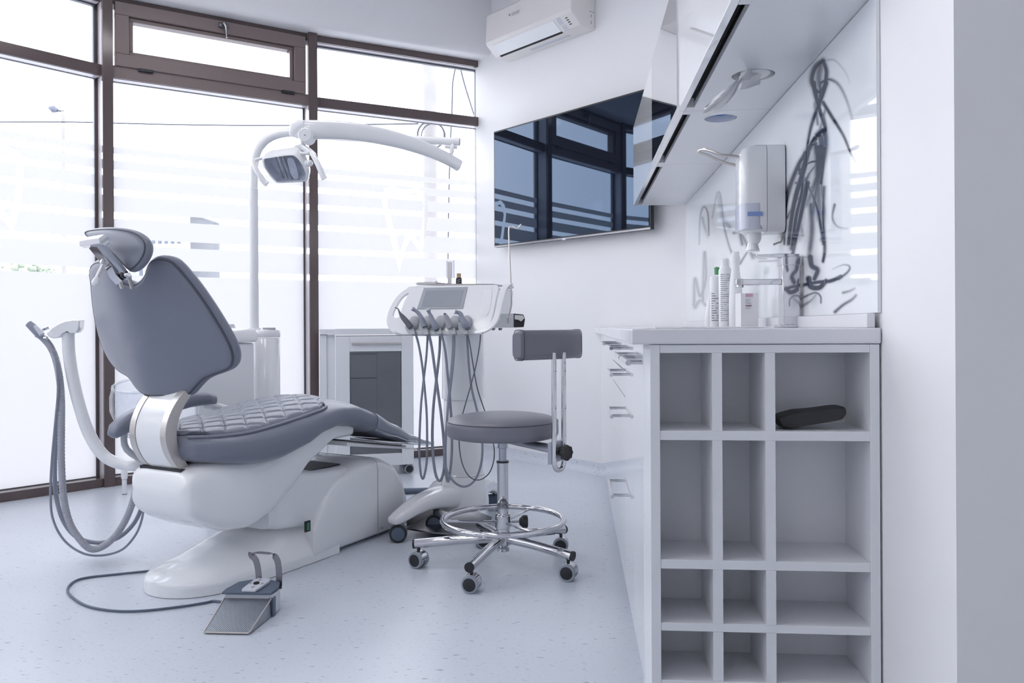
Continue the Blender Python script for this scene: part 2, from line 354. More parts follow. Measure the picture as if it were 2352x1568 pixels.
# windows
BANDS = [(0.0, 1.230), (1.267, 1.405), (1.445, 1.563), (1.602, 1.700), (1.738, 1.814), (1.853, 1.908), (1.947, 1.987)]
Z0, ZT0, ZT1 = 0.055, 2.375, 2.44
def facet(i, n):
    a, b = FC[i + 1], FC[i]                                    # left to right seen from inside
    L = (b - a).length; t = (b - a).normalized(); nn = V((t.y, -t.x, 0))
    if nn.dot(V((-0.3, 2.5, 0)) - a) < 0: nn = -nn             # inward
    def W(x, z, y=0.0): return a + t * x + nn * y + Z * z
    def bx(mb, x0, x1, z0, z1, y0, y1):
        mb.loft([[W(x0, z0, y), W(x1, z0, y), W(x1, z1, y), W(x0, z1, y)] for y in (y0, y1)])
    mid = W(L / 2, 0)
    root = bpy.data.objects.new('window_%d' % n, None); COL.objects.link(root); root.location = mid; struct(root)
    fr = MB(); e0, e1 = 0.0, L
    bx(fr, e0, e1, 0, Z0 - 0.006, -0.10, 0.012); bx(fr, e0, e1, ZT0, ZT1, -0.10, 0.0); bx(fr, e0, e1, ZH - 0.045, ZH, -0.10, 0.0)
    bx(fr, e0, e0 + 0.034, Z0 - 0.006, ZH, -0.10, -0.078); bx(fr, e1 - 0.034, e1, Z0 - 0.006, ZH, -0.10, -0.078)
    fr.build('window_frame', M['brown'], root, bevel=0.003)
    p = MB(); bx(p, 0.03, L - 0.03, Z0 - 0.01, ZT0 + 0.005, -0.088, -0.080)
    p.build('pane', M['glass'], root)
    g = MB()
    for zz in (Z0 - 0.006, ZT0 - 0.005): bx(g, 0.035, L - 0.035, zz, zz + 0.005, -0.092, -0.074)
    bx(g, 0.034, 0.038, Z0, ZT0, -0.094, -0.074); bx(g, L - 0.038, L - 0.034, Z0, ZT0, -0.094, -0.074)
    rv = MB(); bx(rv, 0.030, L - 0.030, ZT0 - 0.002, ZT0 - 0.0002, -0.073, -0.012); bx(rv, 0.030, L - 0.030, ZH - 0.047, ZH - 0.0452, -0.064, -0.02) if i != 1 else None
    rv.build('reveal_strip', M['reveal'], root)
    g.build('gasket', M['hosedark'], root)
    if i == 1:                                                 # the bottom-hung sash
        s_ = MB(); x0, x1, z0, z1 = 0.045, L - 0.045, ZT1 + 0.004, ZH - 0.03
        def frame(mb, x0, x1, z0, z1, wd, y0, y1):
            bx(mb, x0, x1, z0, z0 + wd, y0, y1); bx(mb, x0, x1, z1 - wd, z1, y0, y1); bx(mb, x0, x0 + wd, z0 + wd, z1 - wd, y0, y1); bx(mb, x1 - wd, x1, z0 + wd, z1 - wd, y0, y1)
        frame(s_, x0, x1, z0, z1, 0.075, -0.07, 0.018); sash = s_.build('sash', M['brown2'], root, bevel=0.004)
        s_ = MB(); frame(s_, x0 + 0.077, x1 - 0.077, z0 + 0.077, z1 - 0.077, 0.022, -0.07, -0.004); s_.build('glazing_bead', M['brown2'], sash, bevel=0.003)
        s_ = MB(); bx(s_, x0 + 0.09, x1 - 0.09, z0 + 0.09, z1 - 0.09, -0.062, -0.056); s_.build('pane', M['glass'], sash)
        hx = L * 0.535; hz = z1 - 0.03; h = MB()
        h.tube([W(hx - 0.028, hz, 0.024), W(hx + 0.028, hz, 0.024)], 0.016, 16); h.cyl(W(hx, hz, 0.02), W(hx, hz, 0.06), 0.012)
        h.tube([W(hx, hz, 0.055), W(hx + 0.008, hz - 0.02, 0.062), W(hx + 0.012, hz - 0.085, 0.06)], lambda i, n: (0.012, 0.010, 0.007)[i], 10)
        h.build('handle', M['darksteel'], sash)
        for hx in (0.17, L - 0.20):
            h = MB(); bx(h, hx, hx + 0.08, z0 - 0.014, z0 + 0.004, -0.01, 0.024); h.build('hinge', M['black'], root, bevel=0.003)
        bx2 = MB(); bx(bx2, 0.0, L, ZT0, ZT1 + 0.006, 0.0, 0.004); bx2.build('rail', M['brown2'], root)
    else:
        p = MB(); bx(p, 0.03, L - 0.03, ZT1 - 0.005, ZH - 0.04, -0.088, -0.080); p.build('pane', M['glass'], root)
        g = MB(); bx(g, 0.035, L - 0.035, ZH - 0.057, ZH - 0.045, -0.094, -0.065); bx(g, 0.035, 0.043, ZT1, ZH - 0.05, -0.094, -0.07); bx(g, L - 0.043, L - 0.035, ZT1, ZH - 0.05, -0.094, -0.07)
        g.build('gasket', M['hosedark'], root)
    # frosted film, stripes and a tooth outline left clear
    f = MB(); tooth = None
    if i in (0, 2):
        cx = L * (0.52 if i == 0 else 0.50); ty = 1.60
        def inside_tooth(x, z):
            def poly(sc):
                out = []
                for (u_, v_) in TO: out.append((cx + u_ * sc, ty + v_ * (sc if v_ > 0 else sc)))
                return out
            return pip(x, z, TA) and not pip(x, z, TB)
        TO = [(-.155, .20), (-.135, .275), (-.08, .305), (-.02, .285), (.03, .285), (.10, .305), (.165, .28), (.19, .20), (.185, .08), (.165, -.05), (.135, -.16), (.055, -.06), (.02, -.13), (-.03, -.30), (-.07, -.15), (-.12, .04)]
        TI = [(-.12, .19), (-.105, .245), (-.07, .27), (-.02, .25), (.03, .25), (.09, .27), (.14, .25), (.155, .19), (.15, .08), (.135, -.03), (.118, -.085), (.05, -.002), (.015, -.05), (-.025, -.17), (-.045, -.09), (-.085, .05)]
        TA = [(cx + a_, ty + b_) for a_, b_ in TO]; TB = [(cx + a_, ty + b_) for a_, b_ in TI]
        tooth = (cx - 0.20, cx + 0.22, ty - 0.33, ty + 0.33)
    def quad(x0, x1, z0, z1):
        f.face([f.bm.verts.new(W(x, z, -0.076)) for x, z in ((x0, z0), (x1, z0), (x1, z1), (x0, z1))])
    for z0, z1 in BANDS:
        z0 = max(z0, Z0 - 0.004)
        if not tooth or z1 < tooth[2]: quad(0.037, L - 0.037, z0, z1); continue
        quad(0.037, tooth[0], z0, z1); quad(tooth[1], L - 0.037, z0, z1)
        zs = z0
        if z0 < tooth[2]: quad(tooth[0], tooth[1], z0, tooth[2]); zs = tooth[2]
        nz = max(1, round((z1 - zs) / 0.004)); N = 105
        for jz in range(nz):
            za, zb = zs + (z1 - zs) * jz / nz, zs + (z1 - zs) * (jz + 1) / nz
            run = None
            for jx in range(N + 1):
                x = tooth[0] + (tooth[1] - tooth[0]) * jx / N
                hit = jx == N or inside_tooth(x + 0.002, (za + zb) / 2)
                if not hit and run is None: run = x
                if hit and run is not None: quad(run, x, za, zb); run = None
    f.build('frosted_film', M['frost'], root)
    return root
def pip(x, y, poly):
    c_ = False; j = len(poly) - 1
    for i in range(len(poly)):
        xi, yi = poly[i]; xj, yj = poly[j]
        if (yi > y) != (yj > y) and x < (xj - xi) * (y - yi) / (yj - yi) + xi: c_ = not c_
        j = i
    return c_
for n_, i in enumerate((0, 1, 2, 3, 4, 5, 6)): facet(i, n_ + 1)
for j in range(1, len(FC)):
    p = FC[j]; q = inward(j); t = V((-q.y, q.x, 0))
    mb = MB(); mb.loft([[p + q * y + t * x + Z * zz for x, y in ((-0.029, 0.035), (0.029, 0.035), (0.029, 0.012), (-0.029, 0.012))] for zz in (0, ZH)])
    tr0 = struct(mb.build('trim_%d' % (j + 1), M['brown'], bevel=0.003))
    mb = MB(); mb.loft([[p + q * y + t * x + Z * zz for x, y in ((-0.027, 0.0115), (0.027, 0.0115), (0.030, -0.115), (-0.030, -0.115))] for zz in (0, ZH)]); mb.build('reveal', M['reveal'], tr0)
# glowing ceiling panels, added out of view to brighten the room
for i, (x, y) in enumerate(((-1.0, 1.2), (-2.6, 1.2), (-1.0, 3.2), (-2.4, 3.2), (-1.0, -0.8), (-2.8, -0.8))):
    t = thing('ceiling_light', (x, y, ZC - 0.03), 'square white LED ceiling panel above the treatment room, outside the frame', 'ceiling light', 'LED panels in the ceiling')
    MB().box((x, y, ZC - 0.012), (0.62, 0.62, 0.024)).build('frame', M['plastic2'], t)
    MB().box((x, y, ZC - 0.026), (0.57, 0.57, 0.004)).build('diffuser', M['panel_light'], t)

# ================================================================ OUTSIDE
tag(MB().box((0, 60, -0.25), (260, 260, 0.2)).build('ground_outside', M['ground']), kind='structure')
pb = P(990, 735, 10.5); pb.z = -0.15
mb = MB(); mb.cyl(pb, pb + Z * 7, 0.092, 0.08)
pole = tag(mb.build('utility_pole', M['concrete']), 'weathered concrete utility pole outside the right-hand window', 'utility pole')
mb = MB(); c0 = P(990, 310, 10.25); mb.torus(c0, ray(990, 310), 0.17, 0.012, 40, 6); mb.torus(c0 + V((0.03, 0, -0.01)), ray(970, 310), 0.15, 0.008, 40, 6)
tag(mb.build('cable_coil', M['cable']), 'coil of cable hung on the utility pole behind the window', 'cable')
for k, (pa, nm) in enumerate((([(-60, 281, 14), (150, 280, 14), (400, 286, 14), (640, 288, 14), (960, 284, 11)], 'long thin overhead cable running left from the utility pole'),
                              ([(1050, 140, 12), (1040, 190, 12), (1038, 260, 12), (1034, 340, 12), (1030, 500, 12), (1029, 640, 12)], 'thin cable hanging down right of the utility pole'),
                              ([(1055, 145, 12), (1066, 190, 12), (1086, 255, 12), (1110, 330, 12)], 'thin cable slanting to the right of the utility pole'))):
    tag(MB().tube([P(*q) for q in pa], 0.012, 6, smooth=5).build('overhead_cable', M['cable']), nm, 'cable')
mb = MB(); b0 = P(147, 700, 22); b0.z = -0.15
t = thing('street_lamp', b0, 'grey street lamp on a tall post seen through the left window', 'street lamp')
tp = P(147, 256, 22); MB().tube([b0, V((b0.x, b0.y, tp.z))], lambda i, n: (0.06, 0.045)[i], 8).build('post', M['concrete'], t)
a_ = P(113, 247, 22); b_ = P(132, 254, 22)
mb = MB(); mb.tube([tp, b_], 0.025, 8); mb.build('bracket', M['cable'], t)
mb = MB(); mb.tube([b_, (a_ + b_) / 2, a_], lambda i, n: (0.05, 0.10, 0.04)[i], 8); mb.build('lamp_head', M['facadedark'], t)
# far building
bA = P(295, 490, 60); t = thing('distant_building', V((bA.x, bA.y, -0.15)), 'pale distant building seen through the middle window above the chair', 'building')
r_ = V((ca, sa, 0)); f_ = V((-sa, ca, 0)); zt = bA.z
def bb(mb, u0, u1, f0, f1, z0, z1): mb.loft([[bA * 1 + r_ * u + f_ * f + Z * (zz - bA.z) for u, f in ((u0, f0), (u1, f0), (u1, f1), (u0, f1))] for zz in (z0, z1)])
mb = MB(); bb(mb, 0, 4.6, 0, 8, -0.15, zt - 0.1); bb(mb, 1.3, 4.6, -1.5, 6, -0.15, zt - 0.05); mb.build('wall', M['facade'], t)
mb = MB(); bb(mb, 1.2, 4.7, -1.6, 6, zt - 0.05, zt + 0.06); mb.build('roof', M['facade'], t)
for k in range(7):
    for zz in (zt - 2.4, zt - 5.2):
        mb = MB(); bb(mb, 1.5 + k * 0.46, 1.72 + k * 0.46, -1.56, -1.50, zz, zz + 0.9); mb.build('window', M['facadedark'], t)
def tree(px, py, d, r, lab):
    c0 = P(px, py, d); tr = thing('distant_tree', V((c0.x, c0.y, -0.15)), lab, 'tree')
    MB().cyl((c0.x, c0.y, -0.15), c0, 0.15, 0.1, 8).build('trunk', M['facadedark'], tr)
    mb = MB()
    for k in range(46):
        a = random.random() * 2 * PI; q = random.random() ** 0.5 * r
        mb.sphere(c0 + V((math.cos(a) * q, random.uniform(-r, r), random.uniform(-0.7, 0.75) * math.sqrt(max(r * r - q * q, 0.01)) )), random.uniform(0.12, 0.26) * r * 0.7, seg=8)
    mb.build('crown', M['leaf'], tr)
tree(44, 622, 42, 0.85, 'small green tree far outside the left window, the bigger one')
tree(104, 626, 52, 0.6, 'small green tree far outside the left window, the lower one on the right')
# ================================================================ COUNTER RUN
ZTOP, ZB = 0.9065, 0.8745
D1, D2, XF = 1.675, 4.36, 0.151
YC0, YC1, YC2, YC3 = 1.853, 2.546, 3.44, 4.36
WALLG = XW - 0.002
def zat(y, Y): return H - (y - 751) * Y / F
# worktop with a sink cut-out, clipped at the slanted television wall
def tvy(x): return TVP.y + (x - TVP.x) * TVD.y / TVD.x - 0.012
t = thing('worktop', (0.4, 2.6, ZB), 'long white stone worktop running along the right-hand wall', 'worktop')
sink = [(0.20, 1.98), (0.46, 1.98), (0.46, 2.42), (0.20, 2.42)]
poly = [(0.1127, D1), (WALLG, D1), (WALLG, tvy(WALLG)), (0.1127, tvy(0.1127))]
MB().prism([V((x, y, ZB)) for x, y in poly], (0, 0, ZTOP - ZB), [[V((x, y, ZB)) for x, y in sink]]).build('slab', M['stone'], t, bevel=0.004)
MB().box2((XW - 0.026, D1 + 0.012, ZTOP), (WALLG - 0.008, tvy(WALLG) - 0.01, 0.936)).build('upstand', M['stone'], t, bevel=0.002)
s_ = thing('sink', (0.33, 2.2, ZB), 'white inset sink bowl in the worktop under the tap', 'sink')
mb = MB(); ring = lambda g, z: [V((0.33 + sx * (0.13 - g), 2.20 + sy * (0.22 - g), z)) for sx, sy in ((-1, -1), (1, -1), (1, 1), (-1, 1))]
mb.loft([ring(-0.012, ZTOP + 0.0005), ring(-0.012, ZTOP + 0.003), ring(0.004, ZTOP + 0.003), ring(0.012, 0.80), ring(0.03, 0.775)], cap=False)
mb.face([mb.bm.verts.new(p) for p in ring(0.03, 0.775)])
mb.build('bowl', M['ceramic'], s_, bevel=0.004); MB().cyl((0.33, 2.2, 0.7755), (0.33, 2.2, 0.779), 0.028).build('drain', M['chrome'], s_)
# open shelf unit
YS0, YS1 = D1 + 0.004, 1.845
t = thing('shelf_unit', (0.4, 1.76, 0), 'white open shelf unit with cubbyholes closing the near end of the counter', 'shelf unit')
def xs(px): return fixx(px, YS0)
XR = xs(2020)
MB().box2((XF, YS0, 0), (xs(1515), YS1, ZB - 0.001)).build('side_panel', M['board'], t, bevel=0.001)
MB().box2((xs(1998), YS0, 0), (XR, YS1, ZB - 0.001)).build('side_panel', M['board'], t, bevel=0.001)
MB().box2((xs(1515), YS1 - 0.012, 0), (xs(1998), YS1, ZB - 0.001)).build('back_panel', M['board'], t)
def zs(y, x=1750): return hzz(y, 0.38, YS0)
MB().box2((xs(1515), YS0 + 0.001, zs(810)), (xs(1998), YS1 - 0.012, ZB - 0.001)).build('top_rail', M['board'], t, bevel=0.001)
rows = [(990, 1012), (1289, 1310), (1435, 1454), (1568, 1590)]
for a, b in rows: MB().box2((xs(1515), YS0 + 0.001, zs(b)), (xs(1998), YS1 - 0.012, zs(a))).build('shelf', M['board'], t, bevel=0.001)
MB().box2((xs(1515), YS0 + 0.02, 0), (xs(1998), YS1 - 0.012, zs(1590))).build('plinth', M['board'], t)
tops = [810] + [b for a, b in rows]; bots = [a for a, b in rows]
for (xa, xb) in ((1635, 1658), (1757, 1780)):
    for za, zb in zip(tops, bots):
        MB().box2((xs(xa), YS0 + 0.001, zs(zb)), (xs(xb), YS1 - 0.012, zs(za))).build('divider', M['board'], t)
# black case lying in the top right cubby
Yb = 1.72
def yb(px, py): return Q(px, py, (0, Yb, 0), (0, 1, 0))
pl = [yb(*p) for p in ((1784, 972), (1783, 964), (1790, 959), (1826, 949), (1860, 946), (1893, 942), (1925, 938), (1937, 940), (1941, 949), (1938, 958), (1926, 968), (1880, 976), (1815, 986), (1795, 986))]
dz = zs(990) - min(p.z for p in pl) + 0.0035
pl = [p + Z * dz for p in spline(pl, 3, True)]
cx_ = sum(pl, V((0, 0, 0))) / len(pl)
mb = MB(); mb.loft([[cx_ + (p - cx_) * s + V((0, y, 0)) for p in pl] for y, s in ((-0.022, 0.86), (-0.018, 0.95), (-0.008, 1), (0.03, 1), (0.04, 0.95), (0.044, 0.86))])
tag(mb.build('black_case', M['rubber']), 'black soft case lying in the top right cubbyhole of the shelf unit', 'case')
# base cabinets
def handle(parent, y0, y1, z, x=None, vertical=False):
    x = XF - 0.034 if x is None else x
    h = MB(); h.cyl((x, y0, z), (x, y1, z), 0.0065, seg=16)
    for yy in (y0 + 0.03, y1 - 0.03): h.cyl((x, yy, z), (XF + 0.001, yy, z), 0.005, seg=12)
    h.build('handle', M['chrome'], parent)
def cabinet(y0, y1, label):
    t = thing('base_cabinet', (0.36, (y0 + y1) / 2, 0), label, 'cabinet', None)
    MB().box2((XF + 0.020, y0 + 0.0005, 0.10), (XW - 0.018, y1 - 0.0005, 0.765 if y0 < 2 else ZB - 0.001)).build('body', M['board'], t)
    MB().box2((XF + 0.055, y0 + 0.001, 0.0), (0.58, y1 - 0.001, 0.10)).build('plinth', M['board'], t)
    return t
def front(t, y0, y1, z0, z1, hy=None, hz=None, name='drawer'):
    d_ = MB().box2((XF, y0 + 0.0015, z0 + 0.0015), (XF + 0.019, y1 - 0.0015, z1 - 0.0015)).build(name, M['lacquer'], t, bevel=0.001)
    if hy: handle(d_, hy[0], hy[1], hz)
zq = ZB - 0.002
t = cabinet(YS1 + 0.001, YC1, 'white glossy sink base cabinet behind the open shelf unit'); ym = 2.155
front(t, YC0, ym, 0.10, zq, (1.845, 2.125), 0.829, 'door'); front(t, ym, YC1, 0.10, zq, (2.145, 2.47), 0.829, 'door')
t = cabinet(YC1, YC2, 'white glossy drawer cabinet, middle of the counter run, with four bar handles')
for z0, z1, hz in ((0.772, zq, 0.837), (0.690, 0.772, 0.748), (0.494, 0.690, 0.607), (0.10, 0.494, 0.336)): front(t, YC1, YC2, z0, z1, (2.74, 3.06), hz)
t = thing('base_cabinet', (0.36, 3.9, 0), 'white glossy cabinet at the far end of the counter against the far wall', 'cabinet')
YE = tvy(0.60) - 0.02
MB().prism([V((x, y, 0.1)) for x, y in ((XF + 0.02, YC2 + 0.001), (XW - .018, YC2 + 0.001), (XW - .018, tvy(XW - .018)), (XF + 0.02, tvy(XF + 0.02)))], (0, 0, ZB - 0.101)).build('body', M['board'], t)
MB().prism([V((x, y, 0.0)) for x, y in ((XF + 0.055, YC2 + 0.001), (0.58, YC2 + 0.001), (0.58, tvy(0.58)-.06), (XF + 0.055, tvy(XF + 0.055) - 0.1))], (0, 0, 0.1)).build('plinth', M['board'], t)
front(t, YC2, 4.0, 0.10, zq, (3.47, 3.86), 0.837, 'door'); front(t, 4.0, tvy(XF) - 0.008, 0.10, zq, None, None, 'door')
# splashback glass with smoke print: vertex colours on a fine sheet
zg0, zg1 = 0.937, 1.583
strokes = []
def S(pts, wd, dk):
    pts = [V((*p, 0)) for p in pts]; q = spline(pts, 24)
    n_ = len(q)
    for i, p in enumerate(q):
        t_ = i / (n_ - 1); f_ = wd[0] + (wd[1] - wd[0]) * t_; g_ = dk[0] + (dk[1] - dk[0]) * t_
        strokes.append((p.x, p.y, f_, g_))
S([(1898, 140), (1880, 155), (1872, 185), (1885, 210), (1900, 200), (1906, 165), (1898, 140)], (9, 7), (.5, .5))
S([(1892, 150), (1888, 180), (1892, 210), (1890, 240)], (14, 8), (.35, .45))
S([(1876, 190), (1883, 225), (1893, 262), (1905, 300)], (9, 4), (.6, .6))
S([(1905, 190), (1895, 222), (1880, 262), (1868, 300), (1858, 360), (1853, 410), (1860, 450)], (8, 3), (.6, .35))
S([(1890, 215), (1880, 240), (1886, 285), (1882, 235)], (7, 4), (.35, .3))
S([(1893, 190), (1912, 182), (1935, 195), (1955, 235), (1970, 290)], (6, 4), (.5, .12))
S([(1898, 235), (1920, 270), (1945, 310), (1960, 345), (1974, 372)], (6, 3), (.55, .55))
S([(1902, 140), (1925, 138), (1950, 165), (1960, 190)], (3, 3), (.2, .05))
S([(1905, 245), (1890, 300), (1870, 345), (1835, 400), (1810, 470)], (5, 8), (.3, .35))
S([(1885, 310), (1900, 300), (1903, 340), (1890, 400), (1880, 450), (1872, 500)], (9, 12), (.55, .35))
S([(1880, 318), (1860, 350), (1840, 380), (1815, 440), (1808, 480)], (8, 6), (.65, .35))
S([(1898, 260), (1905, 300), (1902, 350), (1893, 420)], (5, 6), (.35, .55))
S([(1862, 350), (1850, 400), (1835, 450), (1825, 500), (1818, 560)], (11, 6), (.55, .6))
S([(1895, 370), (1870, 372), (1850, 385), (1840, 400)], (4, 3), (.6, .4))
S([(1835, 420), (1855, 415), (1865, 400), (1880, 380)], (6, 4), (.4, .4))
S([(1850, 400), (1870, 440), (1885, 480), (1893, 520), (1900, 560)], (8, 6), (.35, .5))
S([(1870, 470), (1872, 530), (1866, 590)], (12, 10), (.4, .35))
S([(1905, 340), (1895, 420), (1900, 480), (1896, 550)], (5, 7), (.35, .4))
S([(1865, 400), (1850, 450), (1845, 500), (1850, 540)], (6, 9), (.4, .25))
S([(1880, 330), (1884, 380), (1880, 440)], (12, 12), (.45, .25))
S([(1815, 500), (1830, 470), (1855, 440), (1880, 425)], (5, 3), (.35, .4))
S([(1925, 470), (1920, 500), (1932, 520), (1955, 525)], (4, 3), (.35, .1))
S([(1868, 590), (1872, 610), (1885, 620), (1878, 640)], (10, 8), (.55, .5))
S([(1810, 668), (1850, 655), (1885, 648), (1915, 645), (1940, 635)], (5, 5), (.6, .75))
S([(1865, 640), (1870, 658), (1890, 660), (1905, 645)], (9, 6), (.7, .7))
S([(1935, 640), (1955, 625), (1960, 612), (1945, 608), (1920, 618)], (4, 2), (.5, .12))
S([(1840, 690), (1858, 680), (1880, 672), (1892, 680), (1893, 695)], (4, 3), (.4, .35))
S([(1840, 708), (1870, 690), (1885, 672)], (5, 4), (.35, .2))
S([(1926, 716), (1945, 700), (1965, 688), (1975, 678)], (5, 4), (.45, .3))
S([(1945, 672), (1960, 668), (1972, 662)], (4, 3), (.35, .2))
S([(1816, 590), (1835, 620), (1842, 660), (1838, 705)], (9, 7), (.25, .3))
S([(1820, 620), (1830, 650), (1822, 690)], (6, 5), (.4, .3))
S([(1598, 700), (1600, 640), (1612, 680), (1625, 640), (1622, 580), (1618, 690)], (6, 5), (.25, .28))
S([(1600, 705), (1612, 690), (1624, 700)], (7, 6), (.25, .2))
S([(1610, 560), (1612, 500), (1620, 475), (1630, 490), (1632, 540)], (3, 3), (.15, .3))
S([(1617, 500), (1622, 520), (1630, 545)], (5, 4), (.18, .1))
S([(1640, 500), (1650, 450), (1657, 442), (1662, 470), (1668, 520), (1678, 560), (1685, 580)], (3, 4), (.12, .3))
S([(1655, 450), (1665, 500), (1680, 520)], (6, 8), (.12, .2))
S([(1700, 500), (1706, 465), (1704, 520), (1710, 560)], (5, 6), (.3, .35))
S([(1735, 590), (1720, 560), (1705, 535), (1690, 535)], (7, 4), (.3, .3))
S([(1705, 605), (1725, 575), (1745, 560)], (4, 3), (.35, .3))
S([(1735, 585), (1750, 590), (1765, 592)], (6, 4), (.3, .3))
S([(1750, 600), (1790, 598), (1830, 592), (1860, 590)], (3, 3), (.2, .25))
for a_ in (([(1885, 150), (1890, 200)], (16, 12), (.22, .3)), ([(1880, 330), (1868, 400), (1850, 470), (1840, 540)], (22, 18), (.20, .22)), ([(1888, 340), (1886, 420), (1890, 500)], (16, 16), (.5, .3)),
           ([(1893, 315), (1896, 360), (1880, 420), (1860, 470)], (10, 14), (.6, .3)), ([(1840, 380), (1850, 430), (1835, 500), (1826, 570)], (6, 9), (.5, .5)), ([(1820, 600), (1828, 650), (1826, 700)], (18, 16), (.14, .16)),
           ([(1870, 600), (1880, 640), (1875, 690)], (20, 16), (.2, .1)), ([(1815, 440), (1830, 420), (1850, 400)], (12, 10), (.15, .2)), ([(1640, 600), (1618, 690)], (16, 12), (.06, .10)), ([(1875, 480), (1868, 550), (1872, 610)], (20, 18), (.22, .12)),
           ([(1855, 350), (1842, 380), (1822, 430), (1812, 480), (1808, 560)], (4, 4), (.6, .4)), ([(1900, 430), (1898, 500), (1902, 570), (1898, 600)], (7, 5), (.4, .5)), ([(1862, 420), (1845, 500), (1832, 560), (1826, 590)], (9, 5), (.6, .5)), ([(1830, 600), (1845, 615), (1840, 660), (1826, 700)], (10, 10), (.45, .3))):
    S(*a_)
hl = {}
for (x, y, r, g) in strokes: hl.setdefault((int(x // 24), int(y // 24)), []).append((x, y, r, g))
def ink(Y, z):
    px, py = proj(XW, Y, z)
    best = 0.0; acc = 0.0
    ix, iy = int(px // 24), int(py // 24)
    for a in (-1, 0, 1):
        for b in (-1, 0, 1):
            for (x, y, r, g) in hl.get((ix + a, iy + b), ()):
                d2 = ((px - x) ** 2 + (py - y) ** 2) / (r * r)
                if d2 < 2.2: best = max(best, g * math.exp(-d2 * 1.6)); acc = max(acc, 0)
    return min(1.0, best * 1.9)
ys_ = [D1 + 0.004]
while ys_[-1] < tvy(XW) - 0.03: ys_.append(ys_[-1] * (1 + (0.0016 if ys_[-1] > 2.0 else 0.0024)))
nzz = 300; verts = []; cols = []; faces = []
for Y in ys_:
    for k in range(nzz + 1):
        z = zg0 + (zg1 - zg0) * k / nzz; verts.append((XW - 0.008, Y, z)); cols.append(ink(Y, z))
nk = nzz + 1
for i in range(len(ys_) - 1):
    for k in range(nzz): faces.append((i * nk + k, i * nk + k + 1, (i + 1) * nk + k + 1, (i + 1) * nk + k))
me = bpy.data.meshes.new('printed_sheet'); me.from_pydata(verts, [], faces)
ca_ = me.color_attributes.new('ink', 'FLOAT_COLOR', 'POINT')
for i, c_ in enumerate(cols): ca_.data[i].color = (c_, c_, c_, 1)
m = mat('glass with smoke print', (0.76, 0.78, 0.81), 0.03, spec=0.32, coat=0.0); n = m.node_tree; b = n.nodes['Principled BSDF']
at = n.nodes.new('ShaderNodeAttribute'); at.attribute_name = 'ink'; mx = n.nodes.new('ShaderNodeMixRGB'); mx.inputs[1].default_value = (0.76, 0.78, 0.81, 1); mx.inputs[2].default_value = (0.012, 0.02, 0.05, 1)
mm = n.nodes.new('ShaderNodeMath'); mm.operation = 'MULTIPLY'; mm.inputs[1].default_value = 1.25; mm.use_clamp = True
n.links.new(at.outputs['Fac'], mm.inputs[0]); n.links.new(mm.outputs[0], mx.inputs[0]); n.links.new(mx.outputs[0], b.inputs['Base Color'])
me.materials.append(m)
t = thing('splashback', (XW - 0.004, 2.9, zg0), 'glossy glass splashback printed with dark smoke swirls on the right wall', 'splashback')
o = bpy.data.objects.new('printed_sheet', me); COL.objects.link(o); put(o, t)
MB().box2((XW - 0.0078, D1 + 0.004, zg0), (XW - 0.001, ys_[-1], zg1)).build('glass', M['plastic2'], t)
